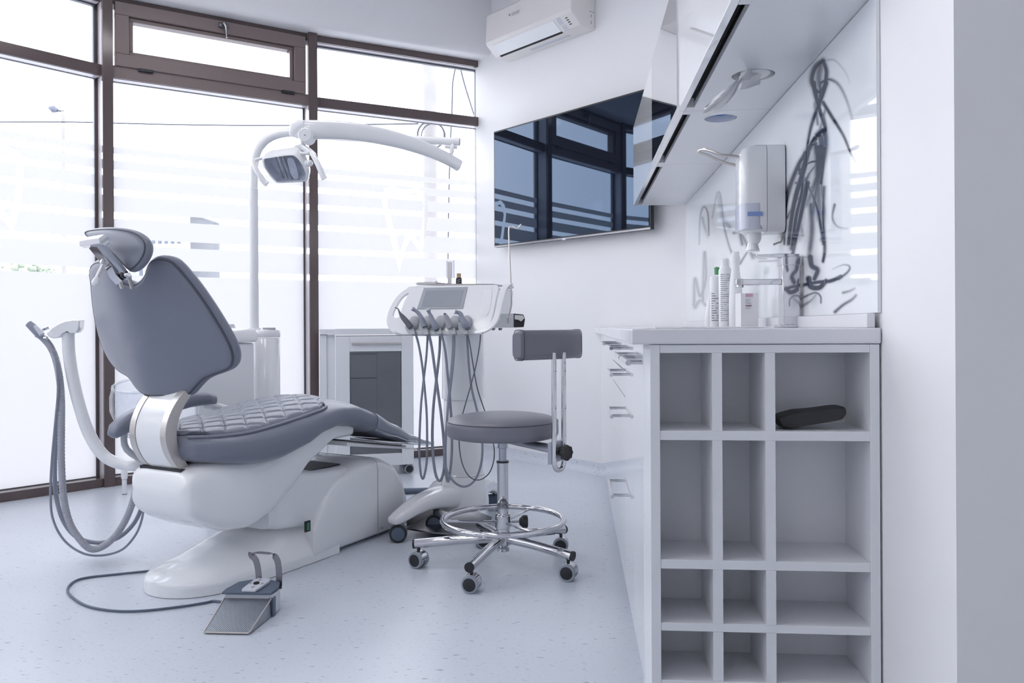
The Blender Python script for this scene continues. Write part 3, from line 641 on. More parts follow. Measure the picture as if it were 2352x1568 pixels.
# wall cabinets
XD, ZW, ZWT = 0.322, 1.585, 2.02
bnd = [1.68, 2.56, 3.40, tvy(XW) - 0.015]
labs = ['white wall cabinet nearest the camera, tissue hanging from its round opening', 'wall cabinet in the middle of the row with a mirrored front and blue-lined round opening', 'white wall cabinet at the far end of the row beside the television']
for k in range(3):
    y0, y1 = bnd[k], bnd[k + 1]
    t = thing('wall_cabinet', (0.5, (y0 + y1) / 2, ZW), labs[k], 'cabinet')
    holes = []
    if k == 0: hc = (*G(1730, 173, ZW)[:2], 0.056)
    elif k == 1: hc = (*G(1655, 272, ZW)[:2], 0.051)
    else: hc = None
    XP = 0.366
    pl = [V((XP, y0 + 0.001, ZW)), V((XW - 0.002, y0 + 0.001, ZW)), V((XW - 0.002, y1 - 0.001, ZW)), V((XP, y1 - 0.001, ZW))]
    if hc: holes = [[V((hc[0] + hc[2] * math.cos(a * PI / 20), hc[1] + hc[2] * math.sin(a * PI / 20), ZW)) for a in range(40)]]
    MB().prism(pl, (0, 0, 0.018), holes).build('bottom_panel', M['board'], t)
    mb = MB(); mb.box2((XP - 0.028, y0 + 0.001, ZW + 0.03), (XW - 0.002, y0 + 0.019, ZWT)); mb.box2((XP - 0.028, y1 - 0.019, ZW + 0.03), (XW - 0.002, y1 - 0.001, ZWT))
    mb.box2((XP - 0.028, y0 + 0.02, ZWT - 0.018), (XW - 0.002, y1 - 0.02, ZWT)); mb.box2((XW - 0.012, y0 + 0.02, ZW + 0.019), (XW - 0.003, y1 - 0.02, ZWT - 0.019))
    for yy in (y0 + 0.001, y1 - 0.019): mb.box2((XP, yy, ZW + 0.018), (XW - 0.002, yy + 0.018, ZW + 0.0301))
    mb.build('carcass', M['board'], t)
    MB().box2((XD + 0.020, y0 + 0.019, ZW + 0.032), (XP - 0.001, y1 - 0.019, ZW + 0.05)).build('grip_recess', M['darkgap'], t)
    for yy in (y0 + 0.001, y1 - 0.041): MB().box2((XD + 0.0195, yy, ZW - 0.0005), (XP - 0.0005, yy + 0.04, ZW + 0.03)).build('recess_block', M['board'], t)
    dm = M['mirror'] if k == 1 else M['lacquer']
    d_ = MB().box2((XD, y0 + 0.0015, ZW), (XD + 0.019, y1 - 0.0015, ZWT)).build('door', M['lacquer'], t, bevel=0.001)
    if k == 1: MB().box2((XD - 0.004, y0 + 0.004, ZW + 0.012), (XD - 0.0005, y1 - 0.004, ZWT - 0.002)).build('mirror', dm, d_)
    if hc:
        MB().lathe((hc[0], hc[1], ZW + 0.0185), (0, 0, 1), [(hc[2] - 0.0006, -0.018), (hc[2] - 0.0006, 0.035), (hc[2] - 0.004, 0.035), (hc[2] - 0.004, -0.018)], 40, cap=False).build('opening_rim', M['plastic2'], t)
# blue glove box above the middle opening, tissue in the near one
gc = G(1655, 272, ZW); mb = MB(); mb.box2((gc.x - .09, gc.y - 0.03, ZW + 0.021), (gc.x + .09, gc.y + 0.12, ZW + 0.09)); tag(mb.build('glove_box', M['blue']), 'blue box seen through the round opening of the middle wall cabinet', 'box')
mb = MB(); pts = [P(1752, 168, 2.14), P(1722, 178, 2.12), P(1702, 182, 2.10), P(1690, 200, 2.09), P(1668, 222, 2.07), P(1640, 240, 2.05), P(1618, 252, 2.04)]
pts = spline(pts, 6); rr = []
for i, p in enumerate(pts):
    f = i / (len(pts) - 1); wd = 0.030 * (1 - f) ** 0.5 + 0.006 if f < 0.3 else (0.010 + 0.022 * math.sin(PI * (f - 0.3) / 0.7)); sd = V((0.3, 0.2, 0.9)).normalized()
    rr.append([p + sd * wd * q + V((0.3, -0.8, 0.1)) * 0.006 * math.sin(q * 5 + i * 0.4) for q in (-1, -.75, -.5, -.25, 0, .25, .5, .75, 1)] + [p + sd * wd * q + V((0.3, -0.8, 0.1)) * (0.006 * math.sin(q * 5 + i * 0.4) - 0.0012) for q in (1, .75, .5, .25, 0, -.25, -.5, -.75, -1)])
mb.loft(rr); mb.sphere((*G(1735, 171, ZW)[:2], ZW + 0.004), 0.040, (1, 1, 0.35), 18)
tag(mb.build('tissue', M['tissue']), 'white tissue hanging out of the round opening in the near wall cabinet', 'tissue')
# soap dispenser
Yd = 2.426
def wx(px): return fixx(px, Yd - 0.05)
x0, x1 = wx(1705), XW - 0.012; yd0, yd1 = Yd - 0.05, Yd + 0.06
t = thing('soap_dispenser', (x1, Yd, 1.13), 'white wall-mounted soap dispenser with a long steel elbow lever', 'soap dispenser')
def rr_box(x0, x1, y0, y1, z, r, n=6):
    o = []
    for (cx, cy, a0) in ((x1 - r, y0 + r, -PI / 2), (x1 - r, y1 - r, 0), (x0 + r, y1 - r, PI / 2), (x0 + r, y0 + r, PI)):
        for k in range(n + 1):
            a = a0 + k * PI / 2 / n; o.append(V((cx + r * math.cos(a), cy + r * math.sin(a), z)))
    return o
zt, zb = hzz(329, .55, Yd - 0.05, 1760), hzz(531, .55, Yd - 0.05, 1760)
xm = wx(1764)
def shell(x0, x1, rf, rb, zs_, nm, mm, par, g=0):
    rings = []
    for z, ins in zs_:
        ya, yb_, xa = yd0 + ins * 0.6, yd1 - ins * 0.6, x0 + ins
        if rf:
            r_ = 0.024; rings.append([V((x1, ya, z)), V((x1, yb_, z))] + [V((xa + r_ + r_ * math.cos(q), yb_ - r_ + r_ * math.sin(q), z)) for q in [PI / 2 + k * PI / 12 for k in range(7)]] + [V((xa + r_ + r_ * math.cos(q), ya + r_ + r_ * math.sin(q), z)) for q in [PI + k * PI / 12 for k in range(7)]])
        else: rings.append([V((x1, ya, z)), V((x1, yb_, z)), V((x0, yb_, z)), V((x0, ya, z))])
    return MB().loft(rings).build(nm, mm, par)
prof = [(zb, 0.02), (zb + 0.006, 0.008), (zb + 0.02, 0.0), (zt - 0.03, 0.0), (zt - 0.014, 0.004), (zt - 0.004, 0.014), (zt, 0.03)]
shell(xm + 0.0005, x1, False, True, prof, 'housing', M['plastic2'], t)
shell(x0, xm - 0.001, True, True, [(z, i) for z, i in prof], 'front_cover', M['plastic'], t)
za, zc = hzz(466, .5, Yd - .05), hzz(526, .5, Yd - .05)
MB().loft([rr_box(x0 - 0.0012, xm - 0.004, yd0 - 0.0015, yd1 + 0.0015, z, 0.024) for z in (zc, za)]).build('level_window', M['lilac'], t)
MB().box2((x0 + 0.016, yd0 - 0.0025, hzz(496, .5, Yd - .05)), (xm - 0.014, yd0 - 0.0012, hzz(486, .5, Yd - .05))).build('liquid_mark', M['bluelabel'], t)
nz = wx(1742)
mb = MB(); mb.lathe((nz, Yd, 0), (0, 0, 1), [(0.022, zb + 0.012), (0.020, zb - 0.02), (0.014, zb - 0.03)], 20); mb.lathe((nz - 0.004, Yd, 0), (0, 0, 1), [(0.014, zb - 0.028), (0.02, zb - 0.05), (0.018, zb - 0.054)], 20)
mb.build('nozzle', M['plastic'], t)
lx = wx(1808)
pts = [V((lx, yd0 - 0.004, zb + 0.02)), V((lx - 0.012, yd0 - 0.006, zb - 0.005))]
mb = MB()
def lp(px, py, d): return P(px, py, d)
near = [P(1776, 562, Yd - 0.06), P(1793, 555, Yd - 0.06), P(1801, 525, Yd - 0.06), P(1808, 495, Yd - 0.06), P(1808, 400, Yd - 0.06)]
mb.tube(near, 0.0035, 10)
mb.tube([P(1808, 402, Yd - 0.06), P(1804, 394, Yd - 0.06), P(1765, 380, Yd - 0.06), P(1700, 361, Yd - 0.06), P(1680, 358, Yd - 0.06), P(1655, 355, Yd - 0.055), P(1625, 344, Yd - 0.03), P(1609, 344, Yd), P(1606, 350, Yd + 0.03), P(1630, 358, Yd + 0.06), P(1660, 372, Yd + 0.065), P(1705, 383, Yd + 0.07), P(1808, 405, Yd + 0.07), P(1808, 500, Yd + 0.07)], 0.0042, 10, smooth=3)
mb.build('elbow_lever', M['steel'], t)
MB().tube([P(1809, 412, Yd - 0.06), P(1809, 398, Yd - 0.06), P(1802, 393, Yd - 0.06)], 0.0065, 10, smooth=3).build('lever_joint', M['plastic2'], t)
# tap
Yt = 2.229
t = thing('tap', (0.60, Yt, ZTOP), 'chrome single-lever tap standing on the worktop below the soap dispenser', 'tap')
tx = lambda px: fixx(px, Yt - 0.02)
zt_ = lambda py: hzz(py, .55, Yt - 0.02, 1800)
MB().box2((tx(1797), Yt - 0.024, ZTOP), (tx(1838), Yt + 0.024, zt_(592))).build('body', M['chrome'], t, bevel=0.004)
MB().box2((tx(1789), Yt - 0.030, ZTOP), (tx(1843), Yt + 0.030, ZTOP + 0.008)).build('base_plate', M['chrome'], t, bevel=0.002)
mb = MB(); mb.box2((tx(1697), Yt - 0.018, zt_(653)), (tx(1797), Yt + 0.018, zt_(640))); sp_ = mb.build('spout', M['chrome'], t, bevel=0.002)
mb = MB(); mb.box2((tx(1692), Yt - 0.019, zt_(653)), (tx(1708), Yt + 0.019, zt_(639))); mb.cyl((tx(1703), Yt, zt_(659)), (tx(1703), Yt, zt_(652)), 0.011); mb.build('outlet', M['chrome'], sp_, bevel=0.002)
mb = MB(); mb.box2((tx(1796), Yt - 0.025, zt_(609)), (tx(1839), Yt + 0.025, zt_(588))); mb.prism([V((tx(a), Yt - 0.02, zt_(b))) for a, b in ((1738, 584), (1738, 588), (1775, 590), (1797, 592), (1838, 592), (1838, 583), (1797, 582))], (0, 0.04, 0)); mb.build('lever', M['chrome'], t, bevel=0.0015)
# bottles and box on the worktop
def bottle(name, px, Y, prof, m, label, cap=None, capm='plastic2'):
    x = fixx(px, Y); t = thing(name, (x, Y, ZTOP), label, 'bottle')
    MB().lathe((x, Y, ZTOP + 0.0005), (0, 0, 1), prof, 28).build('body', m, t, sharp=50)
    if cap: MB().lathe((x, Y, ZTOP + 0.0005), (0, 0, 1), cap, 24).build('cap', M[capm], t)
    return t, x
zpy = lambda py, Y: (748 - py) * dep(0.45, Y) / F
Y = 2.75; t, x = bottle('spray_bottle', 1690, Y, [(0.020, 0), (0.022, 0.004), (0.022, zpy(690, Y)), (0.020, zpy(650, Y)), (0.0135, zpy(617, Y)), (0.0135, zpy(602, Y))], M['plastic2'], 'tall slim white spray bottle standing behind the small carton', [(0.014, zpy(602, Y)), (0.0155, zpy(590, Y)), (0.012, zpy(581, Y)), (0.013, zpy(576, Y))])
Y = 2.80; t, x = bottle('spray_can', 1666, Y, [(0.021, 0), (0.0215, 0.002), (0.0215, zpy(618, Y)), (0.014, zpy(607, Y))], M['plastic2'], 'white spray can covered in fine print between two white bottles', [(0.0135, zpy(608, Y)), (0.0135, zpy(593, Y)), (0.010, zpy(591, Y))])
def printlines(t, x, Y, r, z0, z1, n_, wmin=0.5, mm='ink', a0=-2.5, a1=-0.7):
    mb = MB()
    for k in range(n_):
        z = z1 - (z1 - z0) * (k + 0.5) / n_; fr = random.uniform(wmin, 1)
        a2 = a0 + (a1 - a0) * fr; rr = r + 0.0004; hh = min(0.0011, (z1 - z0) / n_ * 0.3)
        seg = [(x + rr * math.cos(a0 + (a2 - a0) * q / 8), Y + rr * math.sin(a0 + (a2 - a0) * q / 8)) for q in range(9)]
        mb.loft([[V((sx, sy, ZTOP + z - hh)) for sx, sy in seg] + [V((sx, sy, ZTOP + z + hh)) for sx, sy in reversed(seg)], [V((sx + (sx - x) * 0.01, sy + (sy - Y) * 0.01, ZTOP + z - hh)) for sx, sy in seg] + [V((sx + (sx - x) * 0.01, sy + (sy - Y) * 0.01, ZTOP + z + hh)) for sx, sy in reversed(seg)]])
    mb.build('print', M[mm], t)
printlines(t, x, Y, 0.0215, zpy(735, Y), zpy(625, Y), 24)
Y = 2.85; t, x = bottle('white_bottle', 1643, Y, [(0.017, 0), (0.018, 0.003), (0.018, zpy(642, Y)), (0.016, zpy(632, Y)), (0.006, zpy(630, Y))], M['plastic2'], 'white bottle with grey lettering left of the spray can', None)
printlines(t, x, Y, 0.018, zpy(735, Y), zpy(668, Y), 12, 0.3, 'inkdark')
Y = 3.02; t, x = bottle('nozzle_bottle', 1647, Y, [(0.014, 0), (0.014, 0.18), (0.007, 0.19)], M['plastic2'], 'white bottle with a green nozzle collar hidden behind the two printed ones', [(0.009, zpy(628, Y)), (0.010, zpy(612, Y)), (0.004, zpy(610, Y))], 'green')
Y = 2.95; t, x = bottle('squeeze_bottle', 1630, Y, [(0.014, 0), (0.017, 0.01), (0.017, 0.035), (0.008, 0.09), (0.004, 0.10)], M['plastic2'], 'small white conical bottle at the left end of the bottle row', None)
Y = 2.52; x0_, x1_ = fixx(1702, Y), fixx(1742, Y); hh = zpy(670, Y)
t = thing('carton', ((x0_ + x1_) / 2, Y, ZTOP), 'small white carton with a pink and maroon print in front of the bottles', 'box')
xl = fixx(1688, Y + 0.06)
cor = [V((x0_, Y, ZTOP + 0.0006)), V((x1_, Y, ZTOP + 0.0006)), V((x1_ - 0.004, Y + 0.05, ZTOP + 0.0006)), V((xl, Y + 0.05, ZTOP + 0.0006))]
MB().prism(cor, (0, 0, hh)).build('carton_body', M['paper'], t)
mb = MB(); mb.box2((x0_ + 0.014, Y - 0.0006, ZTOP + hh - 0.011), (x1_ - 0.016, Y - 0.0001, ZTOP + hh - 0.001)); mb.build('pink_panel', M['pink'], t)
mb = MB(); mb.box2((x0_ + 0.014, Y - 0.0006, ZTOP + hh * 0.62), (x1_ - 0.020, Y - 0.0001, ZTOP + hh * 0.655)); mb.build('maroon_bar', M['maroon'], t)
mb = MB()
for q in (0.82, 0.79, 0.76, 0.73, 0.70, 0.58, 0.55): mb.box2((x0_ + 0.014, Y - 0.0006, ZTOP + hh * q), (x1_ - 0.020 + random.uniform(-0.008, 0.002), Y - 0.0001, ZTOP + hh * q + 0.0008))
mb.build('print_lines', M['ink'], t)

# ================================================================ TELEVISION AND AIR CONDITIONER
off = 0.09
tl, tr_, bl, br = (onTV(1127, 303, off), onTV(1482, 204, off), onTV(1140, 567, off), onTV(1494, 527, off))
aL = ((tl - TVP).dot(TVD) + (bl - TVP).dot(TVD)) / 2; aR = (br - TVP).dot(TVD); zT = (tl.z + onTV(1490, 202, off).z) / 2; zBt = (bl.z + br.z) / 2
def T(a, z, o_): p = TVP + TVD * a + TVN * o_; p.z = z; return p
t = thing('television', T((aL + aR) / 2, zBt, 0.03), 'large black flat television mounted on the far wall beside the wall cabinets', 'television')
def tvbox(a0, a1, z0, z1, o0, o1, nm, mm, par, bev=0.0):
    return MB().loft([[T(a0, z0, o_), T(a1, z0, o_), T(a1, z1, o_), T(a0, z1, o_)] for o_ in (o0, o1)]).build(nm, M[mm], par, bevel=bev)
a0, a1 = min(aL, aR), max(aL, aR)
tvbox(a0, a1, zBt, zT, off - 0.035, off - 0.004, 'housing', 'black', t, 0.003)
tvbox(a0 + 0.012, a1 - 0.012, zBt + 0.018, zT - 0.012, off - 0.003, off, 'screen', 'tv', t)
tvbox(a0, a1, zBt, zBt + 0.010, off - 0.002, off + 0.002, 'bottom_trim', 'darksteel', t)
tvbox((a0 + a1) / 2 - 0.015, (a0 + a1) / 2 + 0.015, zBt - 0.004, zBt + 0.006, off - 0.002, off + 0.003, 'receiver', 'alu', t)
tvbox(a0 + 0.3, a1 - 0.3, zBt + 0.15, zT - 0.15, 0.0005, off - 0.036, 'wall_bracket', 'black', t)
# air conditioner
aA = (onTV(1367, 60) - TVP).dot(TVD); aB = (onTV(1168, 147) - TVP).dot(TVD); za = 2.752
t = thing('air_conditioner', T((aA + aB) / 2, za, 0.1), 'white split air conditioner high on the far wall above the television', 'air conditioner')
pr = [(0.001, 0.0), (0.09, 0.0), (0.125, 0.006), (0.205, 0.065), (0.215, 0.085), (0.205, 0.27), (0.18, 0.29), (0.001, 0.29)]
aa0, aa1 = min(aA, aB), max(aA, aB)
rings = []
for a_, s in ((aa0, 0.94), (aa0 + 0.008, 0.985), (aa0 + 0.02, 1), (aa1 - 0.02, 1), (aa1 - 0.008, 0.985), (aa1, 0.94)):
    rings.append([T(a_, za + 0.145 + (z - 0.145) * s, max(o_ * s, 0.001)) for o_, z in pr])
body = MB().loft(rings).build('housing', M['ivory'], t, sharp=25, bevel=0.004)
def acq(a0, a1, p, q, lift, nm, mm, par, th=0.002):
    # a strip on the sloping underside between profile points p and q (0..1 along the slope)
    s0, s1 = V((0.125, 0.006, 0)), V((0.205, 0.065, 0)); dn = V((s1 - s0)).normalized(); nrm = V((dn.y, -dn.x, 0))
    A_, B_ = s0.lerp(s1, p), s0.lerp(s1, q)
    pts = [A_ + nrm * lift, B_ + nrm * lift, B_ + nrm * (lift + th), A_ + nrm * (lift + th)]
    return MB().loft([[T(a_, za + c_.y, c_.x) for c_ in pts] for a_ in (a0, a1)]).build(nm, M[mm], par)
mid_ = aa1 - aa0
# the near (right-hand) end of the unit is the smaller a
acq(aa0 + 0.17, aa1 - 0.06, 0.05, 0.92, -0.002, 'louvre', 'plastic', t, 0.0045)
acq(aa0 + 0.165, aa1 - 0.055, -0.10, 0.04, -0.002, 'outlet_gap', 'darkgap', t, 0.003)
acq(aa0 + 0.11, aa0 + 0.145, 0.45, 0.95, 0.0004, 'indicator_label', 'lightgrey', t, 0.0006)
acq(aa0 + 0.105, aa0 + 0.14, -0.05, 0.38, 0.0004, 'rating_label', 'lightgrey', t, 0.0006)
for k in range(4): acq(aa0 + 0.058, aa0 + 0.078, 0.25 + k * 0.16, 0.31 + k * 0.16, 0.0002, 'grille_slot', 'darkgap', t, 0.0006)
mb = MB(); mb.loft([[T(a_, za - 0.0008, o_) for o_ in (0.045, 0.075)] + [T(a_, za - 0.0002, o_) for o_ in (0.075, 0.045)] for a_ in (aa0 + 0.16, aa0 + 0.52)]); mb.build('warning_print', M['lightgrey'], t)
# brand mark on the front
lo_ = T(aa0 + 0.60 * mid_ + 0.07, za + 0.205, 0.2165)
xd = -TVD if (-TVD).dot(V((ca, sa, 0))) > 0 else TVD
mb = MB()
for k in range(3):
    a = PI / 2 + k * 2 * PI / 3; u_ = xd * math.cos(a) + Z * math.sin(a); w_ = xd * math.cos(a + PI / 3) + Z * math.sin(a + PI / 3); w2 = xd * math.cos(a - PI / 3) + Z * math.sin(a - PI / 3); r_0 = 0.0085
    p0 = lo_ + TVN * 0.0; q = [p0, p0 + w2 * r_0, p0 + u_ * r_0, p0 + w_ * r_0]
    q = [p0 + (w2 * r_0) * 0, p0 + w2 * r_0, p0 + (w2 + w_) * r_0, p0 + w_ * r_0]
    mb.prism(q, TVN * 0.0006)
mb.build('emblem', M['ink'], t)
text('lettering', 'MITSUBISHI', 0.015, lo_ + xd * 0.022 - Z * 0.004, xd, Z, M['ink'], t)
text('lettering', 'HEAVY INDUSTRIES', 0.008, lo_ + xd * 0.022 - Z * 0.013, xd, Z, M['ink'], t)
mb = MB()
for (s0, z0, s1, z1) in ((0.10, 0.02, 0.10, 0.09), (0.12, 0.10, 0.15, 0.10), (0.12, 0.01, 0.15, 0.01)):
    pass
for zz in (0.03, 0.07): mb.loft([[T(aa0 - 0.0006 + q, za + zz + a, o_) for a, o_ in ((0, 0.035), (0.018, 0.035), (0.018, 0.038), (0, 0.038))] for q in (0, 0.003)])
for oo in (0.035, 0.012):
    mb.loft([[T(aa0 - 0.0006 + q, za + zz, o_) for zz, o_ in ((0.105, oo), (0.105, oo + 0.012), (0.108, oo + 0.012), (0.108, oo))] for q in (0, 0.003)])
mb.build('knockout_marks', M['darkgap'], t)
# ================================================================ DENTAL CHAIR
E_ = c2w(.49, .87).normalized(); N_ = V((E_.y, -E_.x, 0)); O_ = c2w(-1.17, 2.83)
def L(s, w, z): return O_ + E_ * s + N_ * w + Z * z
def CL(px, py, w):
    p = Q(px, py, O_ + N_ * w, N_); return p
chair = thing('dental_chair', L(0.4, 0, 0), 'grey upholstered dental patient chair on a glossy white base by the windows', 'dental chair')
def sloft(stations, e=4, n=32, crown=None):
    """stations: (s, half width, z bottom, z top [, w centre]); soft box sections along the chair"""
    rings = []
    for st in stations:
        s, hw, zb, zt = st[:4]; wc = st[4] if len(st) > 4 else 0.0
        ring = []
        for a, b in sup(hw, (zt - zb) / 2, e, n):
            zz = (zb + zt) / 2 + b
            if crown and b > 0: zz -= crown * (a / hw) ** 2 * (2 * b / (zt - zb))
            ring.append(L(s, wc + a, zz))
        rings.append(ring)
    return MB().loft(rings)
def tab(tb, s0, s1, n, e0=0.0, e1=0.0):
    """sample a (s, hw, zb, zt) table; e0/e1 round the two ends over that length"""
    out = []
    for i in range(n + 1):
        s = s0 + (s1 - s0) * (1 - math.cos(PI * i / n)) / 2
        hw, zb, zt = interp(tb, s); f = 1.0
        if e0 and s < s0 + e0: q = 1 - (s - s0) / e0; f = math.sqrt(max(0.02, 1 - q * q))
        if e1 and s > s1 - e1: q = 1 - (s1 - s) / e1; f = math.sqrt(max(0.02, 1 - q * q))
        c_ = (zb + zt) / 2; h_ = (zt - zb) / 2
        g = 0.55 + 0.45 * f if f < 1 else 1
        out.append((s, hw * (0.72 + 0.28 * f), c_ - h_ * f, c_ + h_ * f))
    return out
# base
bt = [(-0.10, 0.15, 0.002, 0.052), (-0.05, 0.158, 0.002, 0.064), (0.05, 0.178, 0.002, 0.088), (0.20, 0.195, 0.002, 0.128), (0.36, 0.20, 0.002, 0.175), (0.47, 0.20, 0.002, 0.19), (0.60, 0.20, 0.002, 0.20)]
rings = []
for i in range(46):
    f = i / 45; s = -0.105 + 0.705 * f ** 1.6; hw, zb, zt = interp(bt, s)
    if s < 0.03: hw *= math.sqrt(max(0.0, 1 - ((0.03 - s) / 0.1355) ** 2)) + 0.001
    rings.append([L(s, a * hw, z) for a, z in ((-1, .002), (1, .002), (1, .030), (.99, .038), (.94, .044 + (zt - .05) * .12), (.80, .044 + (zt - .044) * .42), (.6, .044 + (zt - .044) * .78), (.35, .044 + (zt - .044) * .97), (0, zt), (-.35, .044 + (zt - .044) * .97), (-.6, .044 + (zt - .044) * .78), (-.80, .044 + (zt - .044) * .42), (-.94, .044 + (zt - .05) * .12), (-.99, .038), (-1, .030))])
MB().loft(rings).build('base_foot', M['plastic'], chair, sharp=60)
bt = [(0.455, 0.202, 0.002, 0.14), (0.48, 0.203, 0.002, 0.185), (0.515, 0.204, 0.002, 0.235), (0.56, 0.204, 0.002, 0.282), (0.62, 0.203, 0.002, 0.318), (0.70, 0.202, 0.002, 0.340), (0.80, 0.20, 0.002, 0.350), (0.90, 0.197, 0.002, 0.342), (0.98, 0.19, 0.002, 0.310), (1.04, 0.182, 0.002, 0.25), (1.085, 0.172, 0.002, 0.16), (1.095, 0.168, 0.002, 0.08)]
hs = [(0.452, 0.200, 0.03, 0.10)] + tab(bt, 0.455, 1.095, 44) + [(1.098, 0.15, 0.02, 0.06)]
sloft(hs, 7, 48).build('base_housing', M['plastic'], chair, sharp=50)
mb = MB(); ring = [L(0.845, w_, z_) for w_, z_ in [(-.2, .02), (-.2, .325), (-.15, .349), (.15, .349), (.198, .325), (.2008, .02)]]
mb.tube([L(0.845, .2003, .01), L(.845, .2003, .30), L(.845, .192, .336), L(.845, .16, .349), L(.845, -.16, .349)], 0.0012, 6); mb.build('housing_seam', M['ink'], chair)
MB().box(L(0.418, 0.2005, 0.150), (0.028, 0.008, 0.042), rotz(math.atan2(E_.y, E_.x))).build('rocker_switch', M['black'], chair, bevel=0.002)
MB().box(L(0.416, 0.206, 0.150), (0.013, 0.004, 0.028), rotz(math.atan2(E_.y, E_.x))).build('rocker_insert', M['green_led'], chair, bevel=0.001)
MB().cyl(L(0.87, 0.199, 0.045), L(0.87, 0.2035, 0.045), 0.005).build('screw', M['ink'], chair)
# lift housing between base and seat
bt = [(0.27, 0.15, 0.16, 0.40), (0.32, 0.176, 0.15, 0.38), (0.50, 0.180, 0.13, 0.345), (0.68, 0.178, 0.15, 0.338)]
sloft(tab(bt, 0.27, 0.68, 14), 9, 32).build('lift_housing', M['plastic2'], chair)
MB().box(L(0.55, 0, 0.343), (0.26, 0.27, 0.006), rotz(math.atan2(E_.y, E_.x))).build('lift_slot', M['black'], chair)
# seat shell
bt = [(-0.095, 0.148, 0.300, 0.412), (-0.08, 0.156, 0.282, 0.424), (-0.05, 0.163, 0.258, 0.435), (-0.02, 0.168, 0.238, 0.445), (0.03, 0.178, 0.215, 0.455), (0.08, 0.188, 0.196, 0.455), (0.16, 0.20, 0.190, 0.45), (0.24, 0.20, 0.216, 0.455), (0.34, 0.198, 0.285, 0.47), (0.46, 0.19, 0.385, 0.505), (0.60, 0.185, 0.455, 0.54), (0.74, 0.175, 0.455, 0.53)]
sh = tab(bt, -0.095, 0.74, 44, 0.03, 0.03)
sloft(sh, 5.5, 40).build('seat_shell', M['plastic'], chair, sharp=60)
# seat cushion and leg rest
ct = [(-0.07, 0.11, 0.465, 0.553), (-0.04, 0.15, 0.458, 0.555), (0.0, 0.19, 0.446, 0.558), (0.06, 0.23, 0.434, 0.563), (0.12, 0.25, 0.424, 0.570), (0.18, 0.26, 0.420, 0.576), (0.25, 0.262, 0.420, 0.583), (0.38, 0.260, 0.450, 0.600), (0.48, 0.255, 0.492, 0.613), (0.58, 0.25, 0.510, 0.622), (0.68, 0.245, 0.498, 0.615), (0.78, 0.238, 0.466, 0.582), (0.95, 0.222, 0.420, 0.505), (1.10, 0.20, 0.382, 0.435), (1.25, 0.17, 0.350, 0.388), (1.36, 0.13, 0.330, 0.358)]
sloft(tab(ct, -0.07, 1.375, 70, 0.03, 0.03), 3.6, 40, crown=0.018).build('seat_cushion', M['leather'], chair, sharp=70)
cv = [(s, hw + 0.004, zb - 0.003, zt + 0.004) for s, hw, zb, zt in ct]
sloft(tab(cv, 0.80, 1.385, 30, 0.0, 0.03), 3.6, 40, crown=0.018).build('leg_rest_cover', M['film_cover'], chair, sharp=70)
MB().tube([L(0.87 + 0.012 * math.cos(a), 0.242 * math.cos(a * 1.0) * 0 + 0.0, 0.5) for a in (0, 1)], 0.001, 4).bm.free()
# tray of papers under the leg rest
rz_ = math.atan2(E_.y, E_.x)
mb = MB(); mb.loft([[L(0.66, w_, z_) for w_, z_ in ((-.19, .425), (.19, .425), (.19, .44), (-.19, .44))], [L(1.20, w_, z_) for w_, z_ in ((-.15, .335), (.15, .335), (.15, .340), (-.15, .340))]]); mb.build('under_tray', M['plastic2'], chair)
for k, (wa, mm) in enumerate(((0.185, 'paper'), (0.192, 'darkgap'), (0.188, 'paper'))):
    mb = MB(); z0 = 0.004 * k
    mb.loft([[L(0.66, w_, .4415 + z0 + z_) for w_, z_ in ((-.17, 0), (wa, 0), (wa, .003), (-.17, .003))], [L(1.10, w_, .3585 + z0 + z_) for w_, z_ in ((-.14, 0), (wa - .03, 0), (wa - .03, .003), (-.14, .003))]])
    mb.build('tray_paper', M[mm], chair)
# quilted pad
NS, NW = 110, 70; verts = []; faces = []
mb = MB(); top = []; bot = []
def seat_z(s, w_):
    hw, zb, zt = interp(ct, s); f = min(1, abs(w_) / hw); c_ = (zb + zt) / 2; h_ = (zt - zb) / 2
    return c_ + h_ * (1 - f ** 3.6) ** (1 / 3.6) - 0.018 * f * f * (1 - f ** 3.6) ** (1 / 3.6)
for i in range(NS + 1):
    ra, rb = [], []
    for j in range(NW + 1):
        v_ = j / NW * 2 - 1; u_ = i / NS
        # slightly skewed far end, rounded corners
        w_ = 0.222 * v_; s1 = 0.535 + 0.26 * (1 - v_) / 2; s0 = -0.055
        rc = 1.0; edge = abs(2 * u_ - 1)
        s = s0 + (s1 - s0) * u_; w_ = v_ * min(0.222, interp(ct, s)[0] - 0.032)
        w_ *= 1 - 0.05 * edge ** 8 - (0.06 if u_ > 0.9 else 0) * ((u_ - 0.9) * 10) ** 2
        s -= 0.03 * abs(v_) ** 8 * (1 if u_ > 0.5 else -1) * edge ** 2
        c1 = abs((s * 0.93 + w_ * 0.72) / 0.086 % 1 - 0.5) * 2; c2 = abs((s * 0.72 - w_ * 1.05) / 0.086 % 1 - 0.5) * 2
        q = (1 - c1 ** 9) * (1 - c2 ** 9)
        ed = min(1, min(i, NS - i) / 3.0, min(j, NW - j) / 3.0)
        h_ = (0.0055 + 0.0085 * q) * ed ** 0.6 if ed > 0 else 0.0005
        if ed < 1 and ed > 0: h_ = 0.0145 * math.sqrt(ed)
        zz = seat_z(s, w_); p = L(s, w_, 0)
        ra.append(mb.bm.verts.new(p + Z * (zz + 0.001 + h_)))
    top.append(ra)
for i in range(NS):
    for j in range(NW): mb.face([top[i][j], top[i][j + 1], top[i + 1][j + 1], top[i + 1][j]])
pad = mb.build('quilted_pad', M['leather'], chair, sharp=80)
def pw(s): return min(0.222, interp(ct, s)[0] - 0.032)
